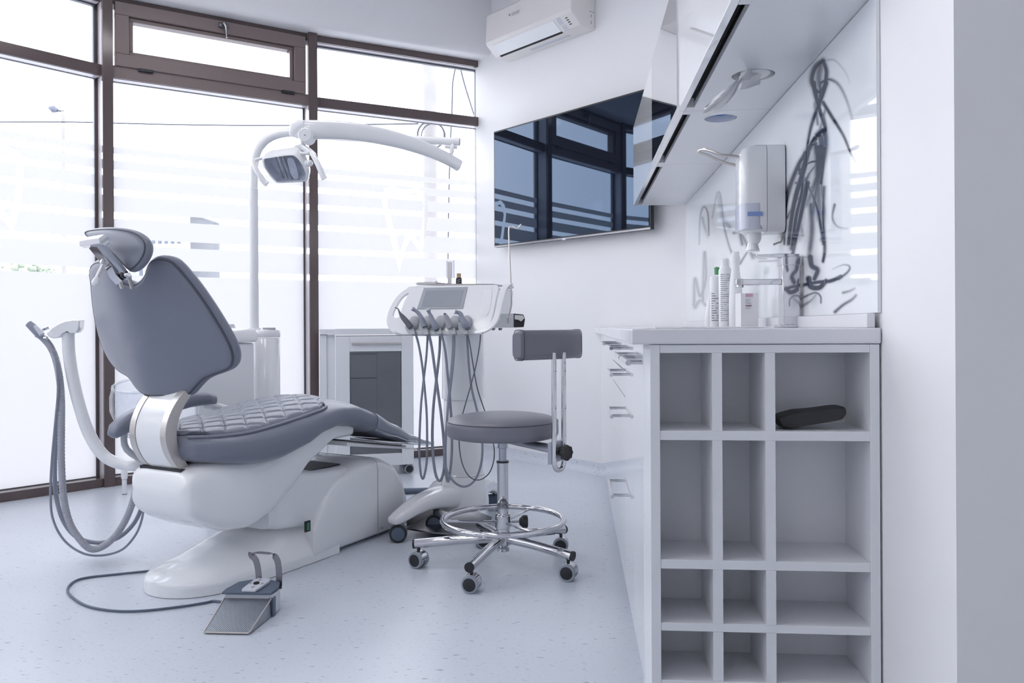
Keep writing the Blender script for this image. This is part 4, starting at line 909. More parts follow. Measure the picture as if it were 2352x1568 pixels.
per = [(s, pw(s)) for s in (-.05, -.02, .03, .09, .16, .3, .45)] + [(.50, .214), (.53, .195), (.58, .10), (.66, 0), (.74, -.12), (.775, -.18), (.765, -.205)] + [(s, -pw(s)) for s in (.70, .5, .3, .16, .09, .03, -.02, -.05)]
per = [L(s, w_, seat_z(s, w_) + 0.004) for s, w_ in per]
MB().tube(per, 0.0055, 8, smooth=5).build('piping', M['leather'], pad)
# clear film and white cloth seen behind the pad
mb = MB(); rings = []
for i in range(11):
    s = 0.60 + 0.03 * i; rings.append([L(s, w_, seat_z(s, w_) + 0.002 + t_) for w_ in (-.235, -.20, -.15, -.10) for t_ in (0,)] + [L(s, w_, seat_z(s, w_) + 0.006 + 0.004 * math.sin(i * 1.3 + w_ * 30)) for w_ in (-.10, -.15, -.20, -.235)])
mb.loft(rings); mb.build('clear_sheet', M['film_cover'], chair, sharp=60)
# bracket column with brushed edges
def arc_s(z): return -0.117 + 0.072 * ((z - 0.555) / 0.14) ** 2
def strip(w0, w1, th0, th1, nm, mm, z0=0.405, z1=0.70):
    rings = []
    for i in range(25):
        z = z0 + (z1 - z0) * i / 24; s = arc_s(z)
        rings.append([L(s + th0, w0, z), L(s + th0, w1, z), L(s + th1, w1, z), L(s + th1, w0, z)])
    return MB().loft(rings).build(nm, M[mm], chair, bevel=0.0015)
strip(-0.078, 0.052, 0.0, 0.030, 'back_column', 'plastic')
strip(-0.108, -0.0785, -0.003, 0.042, 'column_edge', 'steel')
strip(0.0525, 0.082, -0.003, 0.042, 'column_edge', 'steel')
MB().box(L(-0.028, -0.012, 0.428), (0.085, 0.215, 0.012), rotz(rz_)).build('column_slot', M['black'], chair)
# backrest: rear shell outline traced, bowed forward at both sides
P0 = L(-0.075, 0, 0.686); P1 = L(-0.19, 0, 1.056); U_ = (P1 - P0).normalized(); B_ = U_.cross(N_).normalized()
if B_.dot(E_) < 0: B_ = -B_                                   # forward
KB = 0.40
def bowf(w_, k):
    if k < 0: return -k * w_ * w_
    x = w_ + 0.07; return k * (math.sqrt(x * x + 0.0036) - 0.06)
def on_back(px, py, k=KB, P0=P0, U_=U_, B_=B_, wc=0.0, off=0):
    b = 0.0
    for _ in range(60):
        p = Q(px, py, P0 + B_ * (b + off), B_); w_ = (p - P0).dot(N_); b += 0.4 * (bowf(w_, k) - b)
    return w_, (p - P0).dot(U_)
def outline(pts, **kw):
    q = [on_back(*p, **kw) for p in pts]; q = [V((a, b, 0)) for a, b in q]; return spline(q, 5, True)
def cushion(nm, ol, centre, bow, P0, U_, B_, prof, mm, parent, wc=0.0):
    """concentric rings: prof = [(scale, outward, b offset)]"""
    rings = []; c_ = V((*centre, 0)); n = len(ol)
    nr = []
    for i, p in enumerate(ol):
        t = (ol[(i + 2) % n] - ol[i - 2]).normalized(); q = V((t.y, -t.x, 0))
        if q.dot(p - c_) < 0: q = -q
        nr.append(q)
    for sc, outw, b in prof:
        rg = []
        for p, q in zip(ol, nr):
            r = c_ + (p - c_) * sc + q * outw
            rg.append(P0 + N_ * r.x + U_ * r.y + B_ * (b + bowf(r.x, bow)))
        rings.append(rg)
    return MB().loft(rings).build(nm, M[mm], parent, sharp=60)
rear = [(206, 650), (203, 628), (208, 612), (222, 604), (238, 612), (252, 630), (272, 648), (300, 657), (318, 650), (330, 635), (338, 612), (348, 600), (366, 597), (392, 605), (425, 640), (462, 690), (500, 750), (524, 795), (531, 822), (526, 842), (508, 852), (480, 862), (462, 872), (446, 888), (428, 906), (400, 909), (360, 908), (326, 904), (308, 888), (292, 866), (270, 852), (250, 830), (232, 795), (220, 755), (211, 705)]
ol = outline(rear)
cc = on_back(345, 770)
rp = [(0.03, 0, 0.0)] + [(s, 0, 0.0) for s in (.2, .4, .6, .8, .92)] + [(0.975, 0, 0.001), (1.0, 0, 0.004)]
shell_b = cushion('backrest_shell', ol, cc, KB, P0, U_, B_, rp + [(1.0, 0, 0.012), (0.9, 0, 0.015), (0.03, 0, 0.015)], 'leather', chair)
shell_b.name = 'backrest'
n = len(ol)
MB().tube([P0 + N_ * p.x + U_ * p.y + B_ * (0.006 + bowf(p.x, KB)) for p in ol], 0.0035, 8, closed=True).build('piping', M['seam'], shell_b)
cushion('back_cushion', ol, cc, KB, P0, U_, B_, [(0.03, 0, 0.016), (0.9, 0, 0.016), (0.985, 0.0, 0.010), (1.0, 0.004, 0.009), (1.0, 0.009, 0.016), (1.0, 0.010, 0.026), (1.0, 0.006, 0.038), (0.98, 0.0, 0.046), (0.93, 0, 0.052), (0.8, 0, 0.060), (0.6, 0, 0.064), (0.3, 0, 0.066), (0.03, 0, 0.066)], 'leather', chair)
# headrest
HP0 = P(268, 575, 2.60); tilt = math.radians(6); HU = (Z * math.cos(tilt) + E_ * math.sin(tilt)).normalized(); HB = (E_ * math.cos(tilt) - Z * math.sin(tilt)).normalized()
hr = [(193, 535), (197, 531), (212, 528), (250, 526), (287, 530), (312, 539), (327, 554), (329, 573), (321, 593), (308, 609), (294, 616), (281, 606), (260, 584), (240, 566), (218, 551), (200, 543)]
q = []
for p in hr:
    a, b = on_back(*p, k=-0.5, P0=HP0, U_=HU, B_=HB); q.append(V((a, b, 0)))
ol = spline(q, 5, True); cc = on_back(272, 558, k=-0.5, P0=HP0, U_=HU, B_=HB)
head = cushion('headrest', ol, cc, -0.5, HP0, HU, HB, [(0.03, 0, 0), (.4, 0, 0), (.75, 0, 0), (.92, 0, .002), (1.0, 0, .005), (1.0, .005, .007), (1.0, .009, .014), (1.0, .009, .022), (1.0, .005, .032), (.96, 0, .040), (.85, 0, .048), (.5, 0, .054), (.03, 0, .054)], 'leather', chair)
MB().tube([HP0 + N_ * p.x + HU * p.y + HB * (0.005 + 0.5 * p.x ** 2) for p in ol], 0.003, 8, closed=True).build('piping', M['seam'], head)
# headrest mechanism
dh = 2.555
mb = MB(); a_, b_ = P(193, 558, 2.60), P(240, 551, 2.50); ax = (b_ - a_).normalized()
mb.loft([[p + (ax.orthogonal().normalized() * math.cos(q_) + ax.cross(ax.orthogonal().normalized()) * math.sin(q_)) * 0.0175 for q_ in [PI * 2 * k / 6 for k in range(6)]] for p in (a_, b_)])
mb.build('headrest_pivot', M['chrome'], chair, bevel=0.002)
def bar(pts, wd, th, nm, mm, up=None, par=chair):
    rings = []
    for i, p in enumerate(pts):
        t = (pts[min(i + 1, len(pts) - 1)] - pts[max(i - 1, 0)]).normalized(); sd = t.cross(up or E_).normalized(); nn = t.cross(sd).normalized()
        rings.append([p + sd * a * wd / 2 + nn * b * th / 2 for a, b in ((-1, -1), (1, -1), (1, 1), (-1, 1))])
    return MB().loft(rings).build(nm, M[mm], par, bevel=0.002)
bar([P(213, 562, 2.56), P(252, 610, 2.565), P(262, 632, 2.57), P(277, 648, 2.58)], 0.033, 0.014, 'link_bar', 'chrome')
bar([P(231, 562, 2.535), P(268, 604, 2.55), P(297, 640, 2.57)], 0.017, 0.016, 'link_bar', 'alu')
bar([P(224, 564, 2.56), P(262, 607, 2.57), P(285, 632, 2.58)], 0.010, 0.010, 'link_bar', 'darksteel')
mb = MB(); mb.sphere(P(286, 630, 2.565), 0.014, (1, 1, 1)); mb.build('ball_joint', M['black'], chair)
MB().cyl(P(289, 631, 2.55), P(296, 630, 2.54), 0.0065).build('joint_bolt', M['chrome'], chair)
bar([P(273, 637, 2.60), P(281, 662, 2.625)], 0.011, 0.011, 'headrest_post', 'steel'); bar([P(294, 629, 2.58), P(304, 662, 2.62)], 0.009, 0.011, 'headrest_post', 'steel')
mb = MB(); mb.lathe(P(241, 603, 2.53), P(236, 600, 2.40) - P(236, 600, 2.53), [(0.010, 0), (0.0145, 0.002), (0.0145, 0.012), (0.011, 0.017), (0.004, 0.019)], 20); hub = mb.build('lever_hub', M['chrome'], chair)
mb = MB(); mb.tube([P(236, 607, 2.515), P(222, 640, 2.50)], lambda i, n: (0.0045, 0.0065)[i], 12); mb.build('release_lever', M['chrome'], hub)
mb = MB(); mb.tube([P(224, 636, 2.50), P(221, 643, 2.50), P(218, 650, 2.50), P(216, 655, 2.50)], lambda i, n: (0.006, 0.0095, 0.011, 0.007)[i], 14); mb.build('lever_knob', M['plastic'], hub)
# armrest on the window side
w_a = -0.335
mb = MB(); rings = []
for (s, z, hh, hw) in [(-0.035, .527, .010, .02), (-0.02, .536, .028, .035), (0.03, .560, .036, .042), (0.10, .585, .036, .044), (0.20, .608, .032, .044), (0.30, .622, .029, .043), (0.38, .622, .026, .042), (0.42, .615, .022, .036), (0.435, .611, .008, .018)]:
    rings.append([L(s, w_a + a, z + b) for a, b in sup(hw, hh, 2.8, 20)])
mb.loft(rings).build('armrest', M['leather'], chair, sharp=70)
MB().tube([L(0.38, w_a + 0.01, .600), L(0.46, w_a + 0.03, .575), L(0.52, w_a + 0.09, .545), L(0.52, -0.20, .50)], 0.017, 12, smooth=4).build('armrest_support', M['plastic'], chair)
MB().tube([L(0.02, w_a, .53), L(0.03, w_a, .46), L(0.10, w_a + 0.05, .40), L(0.16, -0.18, .40)], 0.012, 12, smooth=4).build('armrest_support', M['greyplastic'], chair)

# ================================================================ FOOT CONTROL
fx = 0.1382; a_f = math.radians(-2)
FXA = V((1, 0.016, 0)).normalized(); FYA = V((-math.sin(a_f), math.cos(a_f), 0)); FO = G(468, 1456)
def K(x, y, z=0.0): return FO + FXA * x + FYA * y + Z * z
t = thing('foot_control', K(0.07, 0.12, 0), 'grey foot control pedal with a steel wedge plate and arched handle on the floor', 'foot pedal')
mb = MB()
mb.loft([[K(0, 0, .003), K(fx, 0, .003), K(fx, 0, .0065), K(0, 0, .0065)], [K(-0.010, 0.155, .003), K(fx + 0.006, 0.155, .003), K(fx + 0.003, 0.155, .056), K(-0.010, 0.155, .056)]])
m_p = mat('ribbed steel plate', (0.40, 0.42, 0.46), 0.30, metal=1.0); n_ = m_p.node_tree; b_ = n_.nodes['Principled BSDF']
tcx = n_.nodes.new('ShaderNodeTexCoord'); wv = n_.nodes.new('ShaderNodeTexWave'); wv.wave_type = 'BANDS'; wv.bands_direction = 'DIAGONAL'; wv.inputs['Scale'].default_value = 90; bpn = n_.nodes.new('ShaderNodeBump'); bpn.inputs['Strength'].default_value = 0.5; bpn.inputs['Distance'].default_value = 0.001
n_.links.new(tcx.outputs['Object'], wv.inputs['Vector']); n_.links.new(wv.outputs[0], bpn.inputs['Height']); n_.links.new(bpn.outputs[0], b_.inputs['Normal'])
pedal = mb.build('pedal_plate', m_p, t)
mb = MB(); mb.tube([K(0.0, 0, .006), K(fx, 0, .006)], 0.0028, 8); mb.tube([K(fx, 0, .006), K(fx + 0.003, 0.155, .056)], 0.0026, 8); mb.tube([K(0, 0, .006), K(-0.010, 0.155, .056)], 0.0026, 8); mb.build('edge_trim', M['steel'], pedal)
mb = MB(); hp = [(-0.014, 0.158), (-0.014, 0.215), (0.02, 0.245), (0.11, 0.245), (fx + 0.008, 0.215), (fx + 0.008, 0.158)]
mb.prism([K(x, y, 0.002) for x, y in hp], (0, 0, 0.066)); mb.build('housing', M['lightgrey'], t, bevel=0.004)
mb = MB(); mb.prism([K(x, y, 0.0) for x, y in ((fx + 0.0085, 0.150), (fx + 0.0115, 0.150), (fx + 0.0115, 0.170), (fx + 0.0085, 0.170))], (0, 0, 0.060)); mb.prism([K(x, y, 0.0) for x, y in ((fx - 0.005, 0.152), (fx + 0.011, 0.152), (fx + 0.011, 0.1575), (fx - 0.005, 0.1575))], (0, 0, 0.058)); mb.build('hinge_clip', M['slate'], t, bevel=0.001)
mb = MB(); tp_ = [(-0.017, 0.150), (-0.017, 0.178), (0.0, 0.232), (0.035, 0.25), (0.105, 0.25), (fx - 0.002, 0.235), (fx + 0.009, 0.20), (fx + 0.003, 0.150)]
mb.loft([[K(x, y, 0.069 + (y - 0.15) * 0.10) for x, y in tp_], [K(x, y, 0.076 + (y - 0.15) * 0.10) for x, y in tp_]]); mb.build('cover_plate', M['slate'], t, bevel=0.002)
mb = MB(); bp_ = [(0.046, 0.152), (0.044, 0.165), (0.052, 0.225), (0.062, 0.240), (0.098, 0.240), (0.108, 0.225), (0.098, 0.175), (0.090, 0.152)]
mb.loft([[K(x, y, 0.0765 + (y - 0.15) * 0.10) for x, y in bp_], [K(x, y, 0.084 + (y - 0.15) * 0.12) for x, y in bp_]]); kp = mb.build('button_pad', M['lightgrey'], t, bevel=0.002)
def kz(y): return 0.0842 + (y - 0.15) * 0.12
mb = MB(); mb.loft([[K(0.074 + r * math.cos(q_), 0.198 + r * math.sin(q_), kz(0.198) + h_ + r * math.sin(q_) * .12) for q_ in [2 * PI * k / 20 for k in range(20)]] for r, h_ in ((0.0095, -0.001), (0.0095, 0.003), (0.006, 0.004))]); mb.build('button', M['black'], kp)
for (dx, dy) in ((0, 1), (0, -1), (1, 0), (-1, 0)):
    c_ = (0.074 + dx * 0.016, 0.198 + dy * 0.021); tip = (c_[0] + dx * 0.010, c_[1] + dy * 0.016); s1_ = (c_[0] + dy * 0.006, c_[1] + dx * 0.008); s2_ = (c_[0] - dy * 0.006, c_[1] - dx * 0.008)
    mb = MB(); mb.prism([K(x, y, kz(y) + 0.0001) for x, y in (tip, s1_, s2_)], (0, 0, 0.0006)); mb.build('arrow', M['ink'], kp)
rings = []; hpts = spline([K(0.050, 0.232, 0.09), K(0.050, 0.262, 0.145), K(0.036, 0.252, 0.166), K(0.055, 0.235, 0.168), K(0.095, 0.235, 0.170), K(0.135, 0.235, 0.165), K(0.150, 0.232, 0.145), K(0.152, 0.235, 0.10), K(0.148, 0.235, 0.06)], 6)
hpts = spline([K(x - 0.020, y, z) for x, y, z in ((0.078, 0.248, 0.06), (0.078, 0.252, 0.10), (0.068, 0.256, 0.145), (0.050, 0.258, 0.166), (0.070, 0.254, 0.173), (0.10, 0.248, 0.174), (0.128, 0.245, 0.170), (0.145, 0.243, 0.150), (0.151, 0.241, 0.11), (0.151, 0.239, 0.06))], 6)
for i, p in enumerate(hpts):
    t_ = (hpts[min(i + 1, len(hpts) - 1)] - hpts[max(i - 1, 0)]).normalized(); sd = FYA; nn = t_.cross(sd).normalized(); vz = min(1, abs(t_.z) * 1.3); sd = (sd * (1 - vz) + FXA * vz * (1 if t_.z > 0 else -1)).normalized(); sd = (sd - t_ * sd.dot(t_)).normalized(); nn = t_.cross(sd).normalized()
    rings.append([p + sd * a * 0.010 + nn * b * 0.0012 for a, b in ((-1, -1), (1, -1), (1, 1), (-1, 1))])
MB().loft(rings).build('handle', M['darksteel'], t, sharp=60)
cab = [K(0.0, 0.205, 0.02)] + [G(x, y, 0.005) for x, y in ((495, 1380), (470, 1384), (420, 1392), (330, 1402), (260, 1402), (200, 1391), (165, 1370), (155, 1352), (170, 1335), (200, 1326), (260, 1319), (340, 1311), (418, 1302))]
MB().tube(cab, 0.0042, 8, smooth=6).build('cable', M['slate'], t)

# ================================================================ STOOL
SCN = c2w(-0.038, 3.055)
st = thing('operator_stool', SCN, 'grey round-seated stool on chrome star base with castors and small backrest', 'stool')
def S3(a, r, z=0.0): q = math.radians(a) + A; return SCN + V((math.cos(q) * r, math.sin(q) * r, z))
def caster(parent, pos, yaw, r, wd, hoodm, tyrem, hubm, stem_to=None, name='caster'):
    d_ = V((math.cos(yaw), math.sin(yaw), 0)); ax = V((-d_.y, d_.x, 0)); c_ = V((pos[0], pos[1], r))
    mb = MB(); rings = []
    n_ = 18
    for sgn in (-1, 1):
        y0, y1 = (0.10, 0.86)
    arc = [(-0.15 + k * (1.15 / n_)) * PI for k in range(n_ + 1)]
    prof = [V((math.cos(q) * r * 1.04, math.sin(q) * r * 1.04, 0)) for q in arc]
    mb.prism([c_ + d_ * p.x + Z * p.y - ax * wd * 0.62 for p in prof] + [c_ + d_ * (p.x * 0.9) + Z * (p.y * 0.9) - ax * wd * 0.62 for p in reversed(prof)], ax * wd * 1.24)
    mb.cyl(c_ - ax * wd * 0.2, c_ + ax * wd * 0.2, r * 0.5, seg=14)
    hood = mb.build(name, M[hoodm], parent, bevel=0.001)
    if stem_to is not None: MB().cyl(c_ + Z * r, V((pos[0], pos[1], stem_to)), 0.0065, seg=12).build('stem', M['black'], hood)
    for sgn in (-1, 1):
        a0 = c_ + ax * sgn * wd * 0.24
        mb = MB(); mb.lathe(a0, ax * sgn, [(r * 0.80, 0), (r * 0.98, wd * 0.06), (r, wd * 0.2), (r, wd * 0.62), (r * 0.95, wd * 0.74), (r * 0.80, wd * 0.76)], 28); wh = mb.build('wheel', M[tyrem], hood)
        mb = MB(); mb.lathe(a0, ax * sgn, [(r * 0.74, wd * 0.5), (r * 0.76, wd * 0.77), (r * 0.6, wd * 0.80), (r * 0.2, wd * 0.81)], 24); mb.build('hub', M[hubm], hood)
    return hood
angs = [178, 249, 327, 42, 108]; rr_ = [0.322, 0.296, 0.282, 0.312, 0.30]; yaw = [150, 165, 160, 172, 200]
for k in range(5):
    a, r = angs[k], rr_[k]
    p = S3(a, r)
    end = S3(a, r + 0.018, 0.088); root_ = S3(a, 0.02, 0.112)
    mb = MB(); mb.tube([root_, S3(a, r * 0.5, 0.105), end], 0.0175, 16); lg = mb.build('leg', M['chrome'], st)
    dirn = (end - root_).normalized(); MB().tube([end - dirn * 0.004, end + dirn * 0.004], 0.0178, 16).build('end_cap', M['black'], lg)
    caster(st, p, math.radians(yaw[k]) + A, 0.0305, 0.028, 'chrome', 'tyre', 'black', 0.076)
mb = MB(); mb.lathe(SCN, Z, [(0.0, 0.062), (0.012, 0.060), (0.024, 0.064), (0.024, 0.075), (0.018, 0.078), (0.021, 0.08), (0.030, 0.09), (0.032, 0.13), (0.026, 0.14), (0.026, 0.205), (0.0215, 0.206), (0.0215, 0.392), (0.0225, 0.394), (0.0225, 0.402), (0.0, 0.402)], 36, cap=False); mb.build('column', M['chrome'], st, sharp=30)
mb = MB(); mb.lathe(SCN, Z, [(0.0235, 0.398), (0.0235, 0.404), (0.015, 0.4045), (0.015, 0.398)], 30, cap=False); mb.build('column_ring', M['black'], st)
mb = MB(); mb.lathe(SCN, Z, [(0.0145, 0.38), (0.0145, 0.452), (0.019, 0.454), (0.019, 0.475), (0.022, 0.478), (0.022, 0.495), (0.0, 0.496)], 28, cap=False); mb.build('gas_lift', M['alu'], st, sharp=30)
mb = MB(); mb.lathe(SCN, Z, [(0.0275, 0.150), (0.029, 0.152), (0.029, 0.198), (0.0275, 0.20)], 32, cap=False); mb.build('ring_collar', M['chrome'], st)
mb = MB(); mb.torus(SCN + Z * 0.180, Z, 0.2285, 0.0115, 80, 14); ftr = mb.build('foot_ring', M['chrome'], st)
for a in (178, 302, 62): MB().tube([S3(a, 0.028, 0.172), S3(a, 0.225, 0.176)], 0.005, 10).build('spoke', M['chrome'], ftr)
kp_ = S3(5, 0.075, 0.172); MB().tube([S3(5, 0.028, 0.172), kp_], 0.004, 10).build('clamp_screw', M['chrome'], st)
MB().lathe(S3(5, 0.062, 0.172), S3(5, 1, 0) - S3(5, 0, 0), [(0.010, 0), (0.012, 0.001), (0.024, 0.014), (0.024, 0.030), (0.021, 0.032)], 10).build('clamp_knob', M['rubber'], st)
# seat
mb = MB(); RS = 0.2125
prof = [(0.04, 0.4965), (0.19, 0.4965), (RS - 0.008, 0.500), (RS - 0.001, 0.508), (RS, 0.522), (RS, 0.540), (RS - 0.001, 0.552), (RS - 0.004, 0.558), (RS - 0.010, 0.565), (RS - 0.03, 0.573), (RS - 0.07, 0.580), (0.08, 0.583), (0.01, 0.584)]
mb.lathe(SCN, Z, prof, 72); seat = mb.build('seat', M['leather2'], st, sharp=60)
MB().torus(SCN + Z * 0.5575, Z, RS - 0.0022, 0.0016, 90, 6).build('seat_seam', M['seam'], seat)
mb = MB(); mb.box(SCN + Z * 0.490, (0.18, 0.14, 0.012), rotz(A)); mb.build('seat_plate', M['alu'], st, bevel=0.002)
# backrest support
ba = -43.0
BC = S3(ba, 0.262); bd = (S3(ba, 1) - SCN).normalized(); bw = V((-bd.y, bd.x, 0))
if bw.dot(V((ca, sa, 0))) < 0: bw = -bw
def BK(w_, o, z): return BC + bw * w_ + bd * o + Z * z
MB().tube([S3(ba + 10, 0.03, 0.482), BK(-0.012, -0.06, 0.474), BK(-0.012, 0.0, 0.470)], 0.011, 14).build('support_arm', M['alu'], st)
MB().tube([S3(ba - 10, 0.03, 0.486), BK(0.012, -0.06, 0.482), BK(0.012, 0.0, 0.476)], 0.008, 12).build('support_arm', M['alu'], st)
mb = MB(); mb.loft([[BK(w_, o, z) for w_, z in ((-0.040, 0.425), (0.040, 0.437), (0.040, 0.505), (-0.040, 0.500))] for o in (-0.004, 0.012)]); mb.build('bracket_plate', M['alu'], st, bevel=0.002)
pts = [BK(-0.027, 0.016, 0.82), BK(-0.027, 0.016, 0.46), BK(-0.027, 0.016, 0.43), BK(-0.018, 0.016, 0.409), BK(0, 0.016, 0.402), BK(0.018, 0.016, 0.409), BK(0.027, 0.016, 0.43), BK(0.027, 0.016, 0.46), BK(0.027, 0.016, 0.82)]
MB().tube(spline(pts, 5), 0.009, 14).build('back_rod', M['chrome'], st)
mb = MB(); mb.cyl(BK(0.010, 0.012, 0.465), BK(0.010, 0.03, 0.465), 0.012, seg=14)
q_ = [2 * PI * k / 48 for k in range(48)]
kr = [0.0265 + 0.002 * math.cos(8 * a) for a in q_]
kd = (bd + bw * 0.0).normalized(); kc = BK(0.010, 0.030, 0.465)
mb.loft([[kc + bd * o + bw * math.cos(a) * r * s + Z * math.sin(a) * r * s for a, r in zip(q_, kr)] for o, s in ((0, .8), (0.003, 1.0), (0.017, 1.0), (0.021, 0.92), (0.0212, 0.75), (0.019, 0.72), (0.019, 0.1))]); mb.build('back_knob', M['rubber'], st, sharp=25)
# curved back cushion
rings = []
NB = 22
for i in range(NB + 1):
    f = i / NB * 2 - 1; w_ = 0.168 * f; fo = -0.30 * w_ * w_ * 6 * 0.55; ec = 1.0
    if abs(f) > 0.93: ec = 0.80 + 0.20 * math.sqrt(max(0, 1 - ((abs(f) - 0.93) / 0.07) ** 2))
    th, hz = 0.025 * ec, 0.0525 * ec
    rings.append([BK(w_ * 1.0, -0.004 + fo + a, 0.848 + b) for a, b in sup(th, hz, 5, 28)])
bc_ = MB().loft(rings).build('back_cushion', M['leather2'], st, sharp=50)
for f in (-1, 1):
    w_ = 0.168 * f * 0.94; fo = -0.30 * w_ * w_ * 6 * 0.55
    MB().tube([BK(w_, -0.004 + fo + a, 0.848 + b) for a, b in sup(0.0255, 0.053, 5, 28)], 0.0014, 6, closed=True).build('seam', M['seam'], bc_)
# ================================================================ WATER UNIT WITH OPERATING LIGHT
t = thing('water_unit', L(0.75, -0.62, 0), 'white dental water unit with round column standing between chair and windows', 'dental unit')
pc = P(612, 900, 3.9); pc.z = 0
MB().lathe(pc, Z, [(0.060, 0.0), (0.064, 0.01), (0.064, 0.862), (0.062, 0.864)], 40).build('column', M['plastic'], t, sharp=50)
mb = MB(); mb.lathe(pc, Z, [(0.0635, 0.867), (0.0655, 0.87), (0.0655, 0.895), (0.062, 0.902), (0.03, 0.906), (0.0, 0.906)], 40, cap=False)
pl = P(584, 760, 3.9); pl.z = 0
mb.build('column_cap', M['plastic'], t, sharp=50)
mb = MB(); mb.lathe(pl, Z, [(0.036, 0.874), (0.0385, 0.878), (0.0385, 0.902), (0.033, 0.912), (0.0, 0.914)], 32, cap=False); mb.build('pole_socket', M['plastic'], t, sharp=50)
MB().lathe(pc + V((0.015, 0, 0)), Z, [(0.03, 0.905), (0.03, 0.914), (0.0, 0.914)], 28, cap=False).build('lid', M['greyplastic'], t)
# body box: right edge near pixel 585, running left behind the backrest
A0 = P(585, 800, 3.72); A0.z = 0; A1 = P(400, 800, 3.45); A1.z = 0
dx = (A1 - A0).normalized(); dn = V((-dx.y, dx.x, 0))
if dn.y < 0: dn = -dn
def U(a, b, z): return A0 + dx * a + dn * b + Z * z
LW = 0.28
mb = MB(); mb.loft([[U(0, 0, z), U(LW, 0, z), U(LW, 0.20, z), U(0, 0.20, z)] for z in (0.22, 0.845)]); mb.build('body', M['plastic2'], t, bevel=0.012)
mb = MB(); mb.loft([[U(0.010, -0.004, z), U(LW - 0.01, -0.004, z), U(LW - 0.01, 0.01, z), U(0.010, 0.01, z)] for z in (0.24, 0.836)]); mb.build('front_panel', M['plastic2'], t, bevel=0.003)
mb = MB(); mb.loft([[U(-0.004, -0.012, 0.848), U(LW, -0.012, 0.848), U(LW, 0.21, 0.848), U(-0.004, 0.21, 0.848)], [U(-0.012, -0.014, 0.870), U(LW, -0.014, 0.862), U(LW, 0.21, 0.862), U(-0.012, 0.21, 0.870)], [U(-0.006, -0.004, 0.905), U(LW, -0.004, 0.885), U(LW, 0.20, 0.885), U(-0.006, 0.20, 0.905)], [U(0.01, 0.01, 0.912), U(LW, 0.01, 0.892), U(LW, 0.19, 0.892), U(0.01, 0.19, 0.912)]]); mb.build('lid_cover', M['plastic'], t, bevel=0.006)
MB().box(U(0.09, 0.13, 0.11), (0.12, 0.12, 0.22), rotz(math.atan2(dx.y, dx.x))).build('foot', M['plastic2'], t, bevel=0.01)
tb = thing('tissue_stack', U(0.12, 0.08, 0.913), 'small stack of white folded tissues on top of the water unit', 'tissues')
for k in range(3): MB().box(U(0.125 + 0.004 * k, 0.08, 0.912 + 0.006 * k + 0.004), (0.10, 0.09, 0.006), rotz(0.1 * k + math.atan2(dx.y, dx.x))).build('tissue', M['tissue'], tb, bevel=0.002)
# glass spittoon bowl to the left
bc0 = P(325, 925, 3.42)
rgt0 = V((ca, sa, 0))
t2 = thing('spittoon', V((bc0.x, bc0.y, 0)), 'round translucent white spittoon bowl behind the armrest by the window', 'spittoon')
mb = MB(); mb.lathe(bc0 - Z * 0.02, V((0.05, -0.25, 1)), [(0.035, -0.13), (0.07, -0.115), (0.10, -0.07), (0.122, 0.0), (0.118, 0.06), (0.105, 0.10), (0.099, 0.10), (0.112, 0.06), (0.115, 0.0), (0.094, -0.065), (0.065, -0.108), (0.03, -0.122)], 48); mb.build('bowl', M['bowlglass'], t2, sharp=60)
MB().torus(bc0 - Z * 0.02 + V((0.05, -0.25, 1)).normalized() * 0.10, V((0.05, -0.25, 1)), 0.103, 0.006, 60, 10).build('rim', M['bowlglass'], t2)
MB().tube([bc0 - Z * 0.12, bc0 - Z * 0.16 + rgt0 * 0.05, bc0 - Z * 0.16 + rgt0 * 0.22 + V((0, 0.12, 0))], 0.02, 12, smooth=4).build('bowl_arm', M['plastic2'], t2)
# drain post standing near the window
dp = G(286, 1135)
t = thing('drain_post', dp, 'thin white post with a valve standing on the floor behind the suction arm', 'post')
zz = lambda py: H + (750 - py - 4.6) * (4.39) / F
MB().lathe(dp, Z, [(0.012, 0.0), (0.012, 0.004), (0.0125, 0.006), (0.0125, zz(1095))], 20).build('post', M['plastic2'], t)
MB().lathe(dp, Z, [(0.015, zz(1094)), (0.0175, zz(1088)), (0.0175, zz(1078)), (0.014, zz(1070)), (0.013, zz(1056)), (0.011, zz(1050))], 20).build('valve', M['plastic'], t)
MB().lathe(dp, Z, [(0.0135, 0.0), (0.0135, 0.004)], 20).build('foot_ring', M['darksteel'], t)
# operating light
ol_ = thing('operating_light', pl + Z * 0.905, 'white dental operating light on a tall curved pole beside the chair', 'operating light')
top = [P(584, 738, 3.9), P(584, 600, 3.9), P(583, 440, 3.9)]
MB().tube([V((pl.x, pl.y, 0.905)), V((pl.x, pl.y, P(583, 434, 3.9).z))], 0.0215, 24).build('pole', M['plastic2'], ol_)
arc = [V((pl.x, pl.y, P(583, 432, 3.9).z)), P(583, 390, 3.9), P(587, 360, 3.9), P(597, 337, 3.9), P(615, 319, 3.9), P(640, 308, 3.89), P(670, 304, 3.88), P(700, 305, 3.87)]
MB().tube(arc, 0.0205, 20, smooth=5).build('pole_bend', M['plastic'], ol_)
def arm(pts, nm, mm='plastic', par=None, e=2.6):
    pts4 = [V((p[0], p[1], p[2])) for p in [q[0] for q in pts]]
    n_ = 6; ps = spline(pts4, n_); sz = spline([V((q[1], q[2], 0)) for q in pts], n_); rings = []
    for i, p in enumerate(ps):
        t_ = (ps[min(i + 1, len(ps) - 1)] - ps[max(i - 1, 0)]).normalized(); sd = t_.cross(Z).normalized(); up = sd.cross(t_).normalized()
        rings.append([p + sd * a + up * b for a, b in sup(sz[i].x, sz[i].y, e, 24)])
    return MB().loft(rings).build(nm, M[mm], par or ol_, sharp=60)
